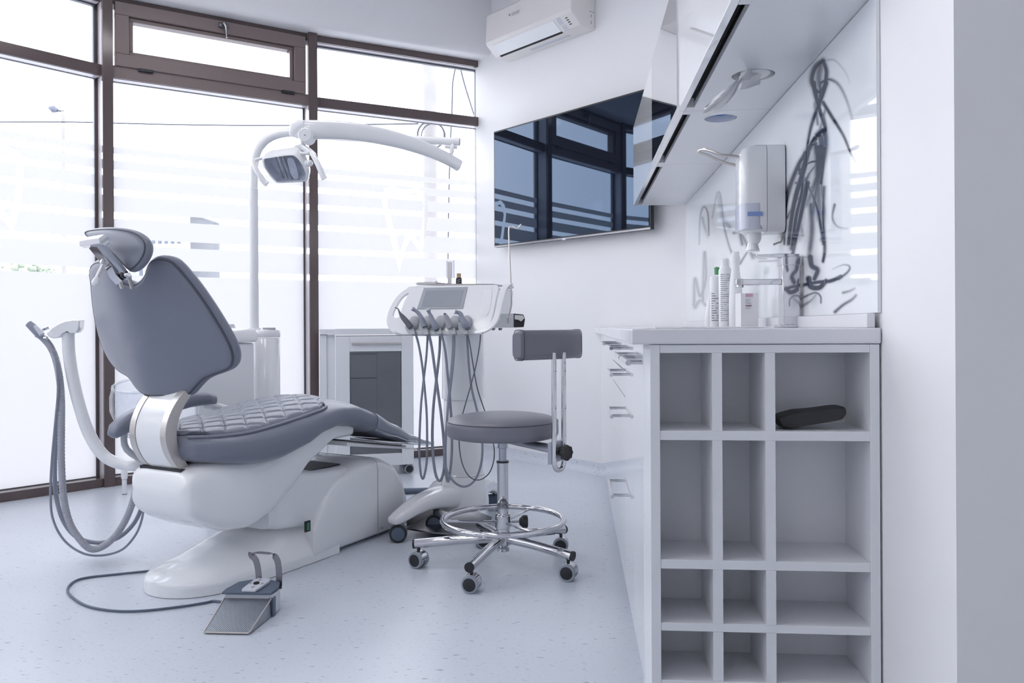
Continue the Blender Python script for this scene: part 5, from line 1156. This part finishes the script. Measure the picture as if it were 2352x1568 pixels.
arm([(P(700, 306, 3.87), .020, .022), (P(760, 311, 3.86), .021, .021), (P(860, 318, 3.84), .021, .020), (P(960, 321, 3.82), .020, .018), (P(1056, 326, 3.80), .019, .018)], 'fixed_arm')
mb = MB(); mb.tube([P(1040, 334, 3.79), P(1037, 350, 3.74), P(1030, 368, 3.70)], 0.010, 12); mb.build('elbow_pin', M['plastic2'], ol_)
MB().tube([P(1022, 337, 3.79), P(1050, 338, 3.79)], 0.008, 12).build('elbow_cap', M['plastic2'], ol_)
arm([(P(675, 303, 3.44), .016, .030), (P(690, 298, 3.44), .024, .038), (P(730, 298, 3.45), .026, .040), (P(790, 300, 3.48), .026, .039), (P(850, 308, 3.51), .025, .037), (P(910, 321, 3.55), .024, .034), (P(970, 340, 3.60), .023, .030), (P(1020, 361, 3.64), .022, .027), (P(1055, 381, 3.68), .021, .026)], 'spring_arm', e=3)
mb = MB(); q0 = P(676, 298, 3.42); rings = []
for (px, py, w_, h_) in ((667, 304, .010, .016), (670, 300, .020, .026), (678, 297, .027, .034), (692, 292, .030, .030), (704, 289, .029, .022)):
    c_ = P(px, py, 3.44); rings.append([c_ + V((ca, sa, 0)) * a * 0.25 + V((-sa, ca, 0)) * a + Z * b for a, b in sup(w_, h_, 2.6, 22)])
mb.loft(rings).build('end_cover', M['plastic2'], ol_, sharp=60)
fwd = V((-sa, ca, 0)); rgt = V((ca, sa, 0))
mb = MB(); mb.lathe(P(700, 309, 3.40), fwd, [(0.026, 0.0), (0.030, 0.004), (0.030, 0.07), (0.026, 0.075)], 32); mb.build('joint_drum', M['plastic2'], ol_)
MB().lathe(P(700, 310, 3.398), fwd, [(0.0035, 0.0), (0.0035, 0.003)], 12).build('screw', M['ink'], ol_)
MB().cyl(P(694, 322, 3.42), P(694, 340, 3.42), 0.0085).build('yoke_stem', M['plastic'], ol_)
# lamp head: tilted dish
hd = bpy.data.objects.new('lamp_head', None); 
hc = P(655, 386, 3.36); hn = (rgt * 0.12 - fwd * 0.90 - Z * 0.42).normalized()   # glass faces the camera, slightly down
hx_ = (rgt * 0.96 + fwd * 0.26 - Z * 0.0).normalized(); hx_ = (hx_ - hn * hx_.dot(hn)).normalized(); hy_ = hn.cross(hx_).normalized()
if hy_.z < 0: hy_ = -hy_
def HD(px, py, o=0.0): return Q(px, py, hc + hn * o, hn)
front_ol = [(603, 372), (604, 363), (615, 361), (640, 357), (668, 354), (680, 357), (692, 370), (701, 386), (706, 402), (705, 413), (698, 417), (670, 419), (640, 420), (632, 417), (618, 402), (607, 386)]
fo_ = spline([HD(*p) for p in front_ol], 4, True); fc_ = sum(fo_, V((0, 0, 0))) / len(fo_)
bk = fc_ - hn * 0.075 + hy_ * 0.035 + hx_ * 0.02
rings = [[fc_ + (p - fc_) * s - hn * o + (bk - fc_) * k_ for p in fo_] for s, o, k_ in ((0.90, 0.004, 0), (0.93, -0.003, 0), (1.0, 0.0, 0), (1.03, 0.008, 0), (1.03, 0.018, .1), (0.97, 0.02, .45), (0.80, 0.02, .8), (0.55, 0.02, 1.0), (0.2, 0.025, 1.1))]
mb = MB(); mb.loft(rings, cap=True); mb.bm.faces.ensure_lookup_table(); mb.bm.faces.remove(mb.bm.faces[-2]); lh = mb.build('lamp_head', M['plastic'], ol_, sharp=60)
mb = MB(); rings = [[fc_ + (p - fc_) * s - hn * o for p in fo_] for s, o in ((0.905, 0.005), (0.84, 0.022), (0.62, 0.042), (0.3, 0.050), (0.02, 0.052))]; mb.loft(rings, cap=False); mb.build('reflector', M['reflector'], lh, sharp=25)
for k in range(5):
    o0 = fc_ + hx_ * (-0.030 + k * 0.009) - hn * (0.010 + 0.002 * k)
    mb = MB(); mb.tube([o0 + hy_ * 0.050 - hx_ * 0.012, o0 + hx_ * 0.002 + hy_ * 0.01, o0 - hy_ * 0.045 + hx_ * 0.022], 0.0022, 6, smooth=4); mb.build('baffle', M['darksteel' if k % 2 == 0 else 'chrome'], lh)
mb = MB(); mb.loft([[fc_ + hx_ * (0.030 + a * 0.016 + (-b) * 0.012) + hy_ * b * 0.045 - hn * o for a, b in sup(1, 1, 3, 20)] for o in (0.016, 0.011)]); mb.build('lamp_shield', M['reflector'], lh)
mb = MB(); mb.loft([[fc_ + (p - fc_) * 0.915 - hn * o for p in fo_] for o in (0.0025, 0.0010)]); mb.build('glass_cover', M['clear'], lh)
# yoke and side handles
arm([(P(668, 347, 3.40), .006, .006), (P(676, 341, 3.41), .018, .010), (P(692, 339, 3.42), .026, .014), (P(706, 345, 3.41), .022, .012), (P(717, 353, 3.39), .014, .010), (P(722, 358, 3.37), .010, .010)], 'yoke')
MB().tube([P(684, 353, 3.385), P(710, 352, 3.375)], 0.0075, 12).build('yoke_bar', M['plastic2'], ol_)
MB().tube([P(716, 350, 3.37), P(724, 365, 3.35), P(733, 383, 3.335), P(740, 400, 3.33), P(745, 411, 3.33)], lambda i, n: 0.0105 + 0.003 * i / n, 16, smooth=4).build('side_handle', M['plastic'], ol_)
MB().tube([P(583, 372, 3.33), P(588, 388, 3.325), P(598, 405, 3.32), P(606, 417, 3.32), P(613, 423, 3.32)], lambda i, n: 0.0095 + 0.003 * i / n, 16, smooth=4).build('side_handle', M['plastic'], ol_)
MB().tube([P(583, 370, 3.33), P(592, 366, 3.345), P(609, 362, 3.36)], lambda i, n: (0.009, .007, .006)[i], 12).build('handle_bracket', M['plastic'], ol_)
mb = MB(); mb.lathe(P(704, 376, 3.36), P(716, 374, 3.34) - P(704, 376, 3.36), [(0.010, 0), (0.014, 0.003), (0.014, 0.010), (0.012, 0.011), (0.013, 0.013), (0.013, 0.026), (0.008, 0.030)], 24); mb.build('tilt_knob', M['plastic'], ol_)

# ================================================================ SUCTION ARM
da = 3.15
t = thing('suction_arm', P(315, 1068, da), 'white curved suction arm with grey hoses left of the chair', 'suction arm')
t.location.z = 0.0
at_ = [P(352, 1070, 3.25), P(315, 1069, da), P(288, 1067, da), P(262, 1060, da), (P(240, 1047, da)), P(218, 1020, da), P(196, 975, da), P(178, 915, da), P(165, 855, da), P(158, 805, da), P(157, 763, da)]
MB().tube(at_, 0.0225, 20, smooth=5).build('arm_tube', M['plastic'], t)
mount = [P(352, 1070, 3.25), L(0.12, -0.14, 0.33)]
MB().tube(mount, 0.02, 12).build('arm_mount', M['plastic'], t)
# handpiece rest: wedge
hd_pts = [(107, 766), (116, 755), (131, 745), (150, 737), (170, 734), (184, 735), (183, 746), (181, 757), (175, 764), (163, 765), (154, 760), (143, 766), (132, 775), (122, 777), (112, 773)]
mb = MB(); a_ = [P(x, y, da - 0.03) for x, y in hd_pts]; ce = sum(a_, V((0, 0, 0))) / len(a_)
mb.loft([[ce + (p - ce) * s + fwd * o + (rgt * -0.012 - Z * 0.0) * (o * 18) for p in a_] for s, o in ((0.93, -0.002), (1.0, 0.002), (1.0, 0.055), (0.9, 0.062))]); hold = mb.build('hose_holder', M['plastic'], t, sharp=45)
mb = MB(); mb.tube([P(82, 771, da), P(93, 776, da), P(108, 776, da - .01)], 0.006, 8); mb.tube([P(88, 768, da), P(100, 757, da + .02), P(114, 752, da + .02)], 0.005, 8); mb.build('holder_ring', M['chrome'], hold)
MB().tube([P(66, 743, da), P(75, 751, da), P(90, 768, da), P(98, 776, da)], lambda i, n: (0.014, 0.016, 0.015, 0.012)[i], 14).build('suction_tip', M['hose'], t)
MB().tube([P(80, 748, da - .03), P(86, 755, da - .03), P(97, 768, da - .03)], lambda i, n: (0.006, 0.008, 0.010)[i], 12).build('suction_tip', M['lightgrey'], t)
def hose(pts, r, nm, mm, par, rib=0, seg=10):
    ps = [P(*q) for q in pts]
    if rib:
        dense = spline(ps, 40)
        return MB().tube(dense, lambda i, n: r * (1.0 if i % 4 < 2 else 0.90), seg).build(nm, M[mm], par, sharp=80)
    return MB().tube(ps, r, seg, smooth=6).build(nm, M[mm], par, sharp=60)
hose([(99, 776, da), (115, 795, da), (128, 825, da), (137, 870, da - .02), (141, 920, da - .02), (141, 980, da - .02), (141, 1060, da - .02), (146, 1140, da - .02), (160, 1200, da - .02), (185, 1240, da - .02), (208, 1260, da - .02), (235, 1255, da - .02), (265, 1230, da - .02), (290, 1190, da - .02), (308, 1140, da - .02), (316, 1090, da), (320, 1050, da + .05)], 0.0135, 'ribbed_hose', 'hoselight', t, rib=1, seg=14)
hose([(106, 779, da), (121, 800, da), (132, 840, da + .01), (136, 900, da + .02), (130, 980, da + .02), (126, 1060, da + .02), (128, 1130, da + .02), (143, 1190, da + .02), (175, 1232, da + .02), (225, 1246, da + .02), (270, 1235, da + .02), (305, 1205, da + .03), (325, 1165, da + .03), (333, 1120, da + .05)], 0.0085, 'thin_hose', 'hose', t)
hose([(103, 778, da), (118, 800, da), (130, 845, da - .04), (133, 900, da - .04), (126, 980, da - .03), (119, 1060, da - .02), (116, 1130, da), (121, 1190, da), (147, 1240, da + .0), (190, 1270, da + .0), (235, 1275, da + .0), (280, 1262, da), (310, 1230, da), (325, 1195, da), (333, 1150, da)], 0.0045, 'air_hose', 'hose', t)

# ================================================================ MOBILE CABINET
dc = 5.02; A0 = G(797, 1089); A1 = G(957, 1083)
c0 = P(771, 900, 4.90); c1 = P(950, 900, 5.0); c0.z = c1.z = 0
dx = (c1 - c0).normalized(); dn = V((-dx.y, dx.x, 0))
if dn.y < 0: dn = -dn
def U(a, b, z): return c0 + dx * a + dn * b + Z * z
WD = (c1 - c0).length; zb_ = 0.062; zt_2 = 0.905
t = thing('mobile_cabinet', U(WD / 2, 0.2, 0), 'white mobile cabinet with a smoked grey glass door in front of the windows', 'cabinet')
def ub(a0, a1, b0, b1, z0, z1, nm, mm, par=t, bev=0.002):
    return MB().loft([[U(a0, b0, z), U(a1, b0, z), U(a1, b1, z), U(a0, b1, z)] for z in (z0, z1)]).build(nm, M[mm], par, bevel=bev)
ub(0, WD, 0.02, 0.40, zb_, zt_2 - 0.045, 'body', 'board'); ub(-0.002, WD - 0.02, -0.004, 0.40, zt_2 - 0.037, zt_2, 'top', 'board')
s0 = (803 - 771) / 179 * WD; s1 = (922 - 771) / 179 * WD
dr = MB(); 
for a, b, z0, z1 in ((0, s0, zb_, zt_2 - .045), (s1, WD, zb_, zt_2 - .045), (s0, s1, 0.765, zt_2 - .045), (s0, s1, zb_, 0.135)):
    ub(a, b, 0.0, 0.018, z0, z1, 'door_frame', 'board')
gl = ub(s0 + 0.001, s1 - 0.001, 0.006, 0.012, 0.136, 0.764, 'glass_door', 'doorglass', bev=0.0)
xm_ = s0 + (s1 - s0) * 0.52
for a0, a1, z0, z1 in ((s0 + .002, xm_, .748, .751), (s0 + .002, xm_, .600, .604), (xm_, xm_ + .001, .14, .76), (s1 - .004, s1 - .001, .137, .763)): ub(a0, a1, 0.0052, 0.0058, z0, z1, 'panel_joint', 'darkgap', gl, 0)  # drawer lines reflected in the glass, drawn on as dark strips
MB().tube([U(s0 + 0.012, -0.012, 0.812), U(s1 - 0.002, -0.012, 0.812)], 0.0065, 10).build('handle', M['steel'], t)
ub(-0.095, -0.052, 0.02, 0.30, 0.03, zt_2 - 0.036, 'side_panel', 'board'); ub(-0.052, -0.002, 0.035, 0.05, 0.03, zt_2 - 0.036, 'side_infill', 'lacquer')
ub(-0.095, 0.0, 0.0, 0.32, zt_2 - 0.034, zt_2 - 0.002, 'side_top', 'board')
for a, b in ((WD - 0.03, 0.05), (0.03, 0.05), (WD - 0.03, 0.36), (0.03, 0.36)):
    p = U(a, b, 0); caster(t, p, math.radians(25), 0.030, 0.03, 'slate', 'tyre', 'black', zb_ + 0.004)

# ================================================================ DELIVERY CART
cc0 = P(1064, 900, 3.75); cc0.z = 0
cart = thing('delivery_cart', cc0, 'white dental delivery cart with instrument console on a round column', 'dental cart')
zc_ = lambda py, d=3.75: H + (750 - py) * d / F
MB().lathe(cc0, Z, [(0.098, zc_(914)), (0.099, zc_(911)), (0.096, zc_(770)), (0.096, zc_(760))], 48).build('upper_column', M['plastic'], cart)
MB().lathe(cc0, Z, [(0.095, zc_(1086)), (0.0915, zc_(1084)), (0.0905, zc_(900)), (0.09, zc_(899))], 48).build('lower_column', M['plastic'], cart)
MB().lathe(cc0, Z, [(0.118, 0.075), (0.116, 0.12), (0.108, 0.17), (0.099, 0.21), (0.0955, zc_(1087))], 48).build('base_collar', M['plastic'], cart, sharp=60)
T0 = G(915, 1242); T0.z = 0
def leg(tip, fl=1.0, nm='base_leg'):
    v_ = (tip - cc0); Ln = v_.length; dr_ = v_.normalized(); sd = V((-dr_.y, dr_.x, 0)); rings = []
    for f, hw, zb, zt in ((0.0, .075, .085, .178), (.2, .072, .088, .185), (.35, .066, .095, .190), (.5, .060, .106, .186), (.65, .054, .108, .176), (.8, .047, .098, .160), (.92, .040, .085, .140), (1.02, .034, .076, .122), (1.08, .030, .076, .108), (1.09, .024, .082, .10)):
        rings.append([cc0 + dr_ * Ln * f + sd * a + Z * ((zb + zt) / 2 + b) for a, b in sup(hw, (zt - zb) / 2, 3.5, 24)])
    return MB().loft(rings).build(nm, M['plastic'], cart, sharp=60)
T1 = G(998, 1218); T1 = cc0 + (T1 - cc0) * 1.0
T1 = V((T1.x, T1.y, 0)); T2 = cc0 + V((0.11, 0.29, 0))
leg(T0); leg(cc0 + V((-0.14, 0.20, 0)) * 1.3); leg(T2)
fr_ = cc0 + V((-0.14, 0.20, 0)) * 1.3
for p, yw in ((T0, 20), (T1, 15), (T2, 100), (fr_, 40)):
    caster(cart, p, math.radians(yw - 10), 0.037, 0.034, 'slate', 'rubber', 'slate', 0.09)
mb = MB(); mb.tube([T0 + Z * 0.085 + (cc0 - T0) * 0.1, T1 + Z * 0.10], 0.02, 8); mb.bm.free()
pp = [G(933, 1216, .03), G(985, 1224, .03), G(1045, 1229, .03), G(1120, 1224, .03), G(1130, 1190, .03), G(1060, 1160, .03), G(1000, 1175, .03), G(968, 1190, .03)]
MB().prism(pp, (0, 0, 0.006)).build('base_plate', M['darksteel'], cart, bevel=0.001)
mb = MB(); a_, b_ = G(933, 1210, .034), G(990, 1180, .034); mb.prism([a_, b_, b_ + Z * 0.075, a_ + Z * 0.05], (b_ - a_).cross(Z).normalized() * 0.004); mb.build('base_skirt', M['steel'], cart)
# console
th_ = math.radians(-20); hh_ = c2w(math.cos(th_), math.sin(th_)).normalized(); out = V((hh_.y, -hh_.x, 0))
TP0 = P(1020, 660, 3.56); TN = (out * 0.93 + Z * 0.37).normalized()
def TT(px, py, o=0.0): return Q(px, py, TP0 + TN * o, TN)
outl = [(950, 657), (935, 662), (918, 674), (905, 690), (893, 713), (888, 736), (892, 752), (904, 764), (922, 768), (1010, 769), (1095, 766), (1112, 760), (1124, 745), (1132, 722), (1136, 700), (1140, 680), (1144, 665), (1143, 656), (1130, 654), (1050, 655)]
hole = [(936, 673), (922, 683), (910, 702), (902, 719), (903, 727), (910, 730), (917, 726), (922, 712), (929, 692), (938, 675)]
po = spline([TT(*p) for p in outl], 3, True); ph = spline([TT(*p) for p in hole], 3, True)
mb = MB(); mb.prism(po, -TN * 0.014, [ph]); con = mb.build('console', M['plastic'], cart, bevel=0.006, sharp=40)
# body behind the front panel
bl_ = [TT(x, y, -0.0145) for x, y in ((944, 662), (1134, 660), (1118, 750), (930, 760))]
back = [p - out * q + Z * z for p, q, z in zip(bl_, (0.26, 0.26, 0.30, 0.30), (0, 0, 0.04, 0.04))]
mb = MB(); mb.loft([bl_, back]); mb.build('console_body', M['plastic'], con, bevel=0.012)
def tq(pts, o0, o1, nm, mm, par, bev=0.0):
    return MB().loft([[TT(x, y, o0) for x, y in pts], [p + TN * (o1 - o0) for p in [TT(x, y, o0) for x, y in pts]]]).build(nm, M[mm], par, bevel=bev)
sc_ = tq(((974, 661), (1074, 659), (1063, 709), (958, 710)), 0.0005, 0.003, 'display', 'screen', con, 0.001)
tq(((979, 667), (1065, 665), (1055, 703), (968, 704)), 0.0032, 0.0038, 'display_glass', 'lcd', sc_)
tq(((1112, 664), (1130, 664), (1129, 690), (1124, 714), (1117, 726), (1108, 726), (1103, 716), (1106, 690)), 0.0003, 0.0012, 'side_recess', 'plastic2', con)
tq(((905, 762), (1108, 760), (1108, 769), (925, 770)), 0.0005, 0.012, 'lower_rail', 'plastic2', con, 0.003)
go_ = [TT(*p, 0.002) for p in ((1180, 653), (1168, 662), (1160, 684), (1153, 712), (1145, 738), (1129, 757), (1105, 767), (1070, 769))]; gi_ = [TT(*p, 0.002) for p in ((1160, 655), (1152, 664), (1146, 684), (1141, 708), (1133, 735), (1119, 751), (1100, 760), (1072, 764))]
go_, gi_ = spline(go_, 4), spline(gi_, 4)
MB().loft([[a, b, b + TN * 0.012, a + TN * 0.012] for a, b in zip(go_, gi_)]).build('grab_handle', M['plastic'], con, bevel=0.003, sharp=50)
# support bar, hook pole
MB().tube([P(1150, 690, 3.60), P(1156, 672, 3.60), P(1164, 661, 3.60), P(1180, 658, 3.60)], 0.008, 10, smooth=4).build('bracket_arm', M['plastic2'], con)
db = 3.60
mb = MB(); mb.loft([[P(1105, 722, d), P(1184, 719, d), P(1184, 752, d), P(1105, 753, d)] for d in (db - 0.02, db + 0.03)]); br_ = mb.build('rear_bar', M['plastic2'], cart, bevel=0.003)
mb = MB(); mb.loft([[P(1180, 720, d), P(1202, 722, d), P(1206, 733, d), P(1203, 751, d), P(1180, 752, d)] for d in (db - 0.024, db + 0.03)]); bb_ = mb.build('end_block', M['black'], br_, bevel=0.003)
mb = MB(); mb.loft([[P(1182, 723, d), P(1201, 724, d), P(1204, 731, d), P(1197, 738, d), P(1190, 734, d), P(1182, 733, d)] for d in (db - 0.027, db - 0.0245)]); mb.build('end_label', M['ivory'], bb_)
for x in (1133, 1149): MB().lathe(P(x, 753, db), -Z, [(0.009, 0), (0.009, 0.005), (0.006, 0.010)], 8).build('knob', M['darksteel'], br_)
mb = MB(); mb.box(P(1168, 727, db - 0.025), (0.020, 0.012, 0.012)); mb.build('pole_clamp', M['plastic2'], br_, bevel=0.001)
MB().tube([P(1169, 742, db - .03), P(1169, 726, db - .03), P(1175, 700, db - .03), P(1174, 660, db - .03), P(1171, 600, db - .03), P(1169, 545, db - .03), P(1169, 526, db - .03), P(1172, 520, db - .03), P(1180, 521, db - .035), P(1187, 525, db - .045), P(1192, 522, db - .05), P(1197, 515, db - .055)], 0.0036, 10, smooth=2).build('hook_pole', M['steel'], cart)
# tray on top, and what stands on it
ztray = P(1020, 655, 3.60).z
tray = thing('instrument_tray', P(1060, 655, 3.68), 'thin steel tray lying on top of the delivery console', 'tray')
def tr_box(x0, x1, d0, d1, z0, z1):
    a = P(x0, 655, d0); b = P(x1, 655, d0); c_ = P(x1, 655, d0); o_ = -out * (d1 - d0)
    return [[V((p.x, p.y, z)) for p in (a, b, b + o_, a + o_)] for z in (z0, z1)]
zt0 = max(TT(950, 657).z, TT(1150, 655).z) + 0.003
MB().loft(tr_box(957, 1108, 3.60, 3.84, zt0 + 0.001, zt0 + 0.006)).build('tray_plate', M['steel'], tray, bevel=0.001)
MB().loft(tr_box(1109, 1132, 3.60, 3.80, zt0 + 0.001, zt0 + 0.005)).build('tray_wing', M['alu'], tray)
f_ = thing('folder', P(985, 652, 3.66), 'open ring folder with papers lying on the left of the tray', 'folder')
MB().loft(tr_box(955, 1000, 3.61, 3.82, zt0 + 0.0075, zt0 + 0.013)).build('cover', M['paper'], f_, bevel=0.001)
MB().loft(tr_box(959, 998, 3.615, 3.81, zt0 + 0.0135, zt0 + 0.016)).build('sheets', M['lightgrey'], f_)
mb = MB(); p = P(1003, 650, 3.66); mb.torus(V((p.x, p.y, zt0 + 0.014)), fwd, 0.007, 0.0012, 20, 6); mb.build('ring', M['darksteel'], f_)
MB().loft(tr_box(1001, 1026, 3.62, 3.80, zt0 + 0.0075, zt0 + 0.010)).build('cover', M['purple'], f_)
p = P(1035, 650, 3.68); b0 = V((p.x, p.y, zt0 + 0.0065)); zt1 = P(1035, 598, 3.68).z
h_ = thing('cup_dispenser', b0, 'clear acrylic holder with a pale stack inside standing on the tray', 'dispenser')
mb = MB(); hw = 0.0165
for sx, sy, lx_, ly_ in ((-1, 0, .002, .032), (1, 0, .002, .032), (0, 1, .032, .002)): mb.box(b0 + rgt * sx * hw + fwd * sy * hw + Z * (zt1 - b0.z) / 2, (lx_, ly_, zt1 - b0.z), rotz(A))
mb.build('acrylic_holder', M['clear'], h_)
MB().box(b0 - rgt * 0.004 + Z * (zt1 - b0.z) * 0.47, (0.018, 0.022, (zt1 - b0.z) * 0.92), rotz(A)).build('stack', M['ivory'], h_, bevel=0.001)
p = P(1054, 650, 3.68); b0 = V((p.x, p.y, zt0 + 0.0065)); s_ = 3.68 / F
b_t = thing('dropper_bottle', b0, 'small dark bottle with a tan cap standing on the tray', 'bottle')
bd_ = MB().lathe(b0, Z, [(0.0135, 0), (0.0142, 0.001), (0.0142, 13 * s_), (0.010, 16 * s_)], 24).build('body', M['inkdark'], b_t)
bd_.data.materials[0] = M['black']
MB().lathe(b0, Z, [(0.0095, 16 * s_), (0.0098, 25 * s_), (0.009, 25.5 * s_)], 24).build('cap', M['tan'], b_t)
mb = MB()
for k in range(4):
    z = b0.z + 0.010 + k * 0.0042; mb.box(V((b0.x, b0.y, z)) - fwd * 0.0143 + rgt * (0.004 if k % 2 else -0.002), (0.007, 0.0006, 0.0012), rotz(A))
mb.build('label', M['paper'], b_t)
# handpiece rests
names = [(951, 742), (982, 742), (1012, 741), (1045, 741), (1072, 741)]
for (x, y) in names:
    c_ = TT(x, y, 0.006)
    mb = MB(); hx2 = hh_; hy2 = TN.cross(hh_).normalized()
    mb.loft([[c_ + (hx2 * math.cos(q_) * 0.0245 + hy2 * math.sin(q_) * 0.033) * s + TN * o for q_ in [2 * PI * k / 28 for k in range(28)]] for s, o in ((1, -.005), (1.0, 0.004), (0.93, 0.010), (0.8, 0.012))])
    r_ = mb.build('handpiece_rest', M['greyplastic'], con, sharp=60)
    pts = [TT(x - 16, y + 8, 0.016), TT(x - 3, y + 14, 0.05), TT(x - 6, y + 29, 0.045), TT(x - 13, y + 27, 0.045), TT(x - 18, y + 16, 0.03)]
    mb = MB(); mb.loft([[TT(x + a - 3, y + b, 0.014 + 0.020 * (b / 30)) + TN * o for a, b in ((-13, 0), (-4, 6), (6, 16), (9, 28), (0, 30), (-9, 24), (-14, 14))] for o in (0, 0.016)]); mb.build('rest_tongue', M['screen'], r_, bevel=0.003)
# handpieces with their hoses: things of their own resting on the console
hd_data = [
 ('scaler', 'slender dark grey pointed handpiece, leftmost of the five on the cart', [((907, 706), .0015), ((914, 709), .002), ((918, 718), .004), ((925, 728), .0085), ((936, 741), .010), ((944, 752), .010)], 'hosedark',
  [(946, 752), (953, 763), (960, 785), (966, 815), (971, 850), (976, 900), (980, 950), (981, 1010), (980, 1060), (975, 1090), (971, 1099), (966, 1085), (963, 1040), (964, 990), (967, 930), (972, 880), (979, 820), (982, 775), (983, 755)], .0052),
 ('turbine_handpiece', 'grey-blue curved handpiece with a small round head, second from the left on the cart', [((948, 709), .006), ((953, 712), .006), ((960, 718), .0065), ((966, 727), .008), ((971, 738), .010), ((976, 750), .010)], 'hose',
  [(978, 752), (985, 768), (992, 800), (999, 850), (1006, 900), (1013, 950), (1019, 1010), (1021, 1060), (1017, 1090), (1010, 1104), (1001, 1090), (995, 1050), (993, 1000), (995, 940), (1000, 890), (1006, 840), (1010, 800), (1011, 760)], .0062),
 ('contra_angle_handpiece', 'grey-blue slim handpiece rising over the display, middle of the five on the cart', [((984, 712), .006), ((986, 718), .0055), ((990, 726), .007), ((994, 737), .009), ((999, 748), .012), ((1003, 756), .012)], 'hose',
  [(1007, 756), (1016, 775), (1023, 810), (1028, 860), (1033, 910), (1037, 970), (1038, 1030), (1035, 1075), (1029, 1106), (1024, 1085), (1023, 1030), (1026, 970), (1031, 910), (1037, 850), (1041, 800), (1042, 760)], .0058),
 ('curing_light', 'light grey handpiece with grey cone tip and red ring on the cart', [((1022, 722), .006), ((1025, 728), .009), ((1027, 734), .0115), ((1031, 742), .012), ((1036, 752), .010)], 'greyplastic',
  [(1038, 754), (1043, 775), (1042, 820), (1037, 870), (1031, 920), (1025, 980), (1022, 1040), (1026, 1080), (1045, 1108), (1068, 1117), (1090, 1103), (1104, 1070), (1108, 1030), (1104, 980), (1094, 935), (1083, 890), (1076, 830), (1073, 770)], .0052),
 ('elbow_handpiece', 'grey angled handpiece with bulky elbow, rightmost of the five on the cart', [((1046, 716), .007), ((1051, 717), .0065), ((1057, 720), .008), ((1061, 729), .009), ((1065, 738), .0115), ((1070, 746), .013), ((1073, 752), .010)], 'hose',
  [(1072, 758), (1079, 790), (1087, 840), (1096, 890), (1112, 940), (1126, 985), (1135, 1030), (1133, 1062), (1122, 1088), (1100, 1102), (1078, 1094), (1062, 1065), (1055, 1025), (1056, 980), (1067, 935), (1080, 890), (1093, 840), (1102, 790), (1104, 758)], .0026)]
for i, (nm, lab, body, mm, hs_, hr_) in enumerate(hd_data):
    n_b = len(body)
    ps = [TT(x, y, 0.075 - 0.035 * k / (n_b - 1)) for k, ((x, y), r) in enumerate(body)]; rs = [r for _, r in body]
    th_o = thing(nm, ps[-1], lab, 'dental handpiece')
    sp_ = spline(ps, 4); sr_ = spline([V((r * 1.25, 0, 0)) for r in rs], 4)
    bo = MB().tube(sp_, lambda k, n: sr_[k].x, 16).build('grip', M[mm], th_o, sharp=60)
    if i in (1, 2, 4):
        a = ps[0]; q_ = (ps[1] - ps[0]).normalized(); dn_ = q_.cross(fwd).normalized()
        mb = MB(); mb.lathe(a - dn_ * 0.009, dn_, [(0.006, 0), (0.0078, 0.002), (0.0078, 0.015), (0.006, 0.018)], 18); mb.build('head', M['alu'], th_o)
    if i == 3:
        MB().lathe(ps[1] + (ps[2] - ps[1]) * 0.7, ps[2] - ps[1], [(0.0118, 0), (0.0124, 0.001), (0.0124, 0.003), (0.0118, 0.004)], 20).build('ring', M['red'], th_o)
        mb = MB(); mb.lathe(ps[0] - (ps[1] - ps[0]).normalized() * 0.004, ps[1] - ps[0], [(0.0035, 0), (0.0065, 0.001), (0.0085, 0.010), (0.0112, 0.024)], 20); mb.build('tip_cone', M['hose'], th_o)
        MB().lathe(ps[0] - (ps[1] - ps[0]).normalized() * 0.0055, ps[1] - ps[0], [(0.005, 0), (0.005, 0.002)], 16).build('nozzle', M['black'], th_o)
    if i == 4:
        MB().tube([ps[4], ps[5]], lambda k, n: (0.0125, 0.0135)[k], 16).build('collar', M['alu'], th_o)
    if i in (2, 4): MB().tube([ps[-2], ps[-1] + (ps[-1] - ps[-2]) * 0.6], lambda k, n: (0.0135, 0.012)[k], 14).build('coupling', M['hosedark'], th_o)
    d0 = (ps[-1] - CAMP).dot(fwd); n_h = len(hs_); lowest = max(range(n_h), key=lambda k: hs_[k][1])
    pts = [ps[-1]]
    for k, (x, y) in enumerate(hs_):
        f = min(1, k / lowest) if k <= lowest else 1
        d = d0 + (0.01 * f if k <= lowest else 0.01 + 0.07 * (k - lowest) / (n_h - 1 - lowest)) - (0.0)
        d = min(d, 3.62) if 1010 < x < 1112 and y > 760 else d
        pts.append(P(x, y, d))
    pts[-1] = pts[-1]
    MB().tube(pts, hr_, 10, smooth=4).build('hose', M['hosedark' if i == 4 else 'hose'], th_o, sharp=70)
# floor hose between chair and window, and the dark hose loop under the chair
pts = [G(x, y, 0.017) for x, y in ((905, 1128), (945, 1127), (985, 1126), (1020, 1124), (1060, 1118), (1100, 1105))]
tag(MB().tube(pts, 0.016, 12, smooth=4).build('floor_hose', M['slate']), 'thick slate-blue hose lying on the floor behind the chair base', 'hose')
pts = [G(x, y, 0.018) for x, y in ((560, 1212), (520, 1222), (500, 1234), (530, 1241), (570, 1240), (610, 1229))]
tag(MB().tube(pts, 0.014, 12, smooth=5).build('floor_hose', M['slate']), 'dark blue hose loop on the floor just under the seat shell of the chair', 'hose')
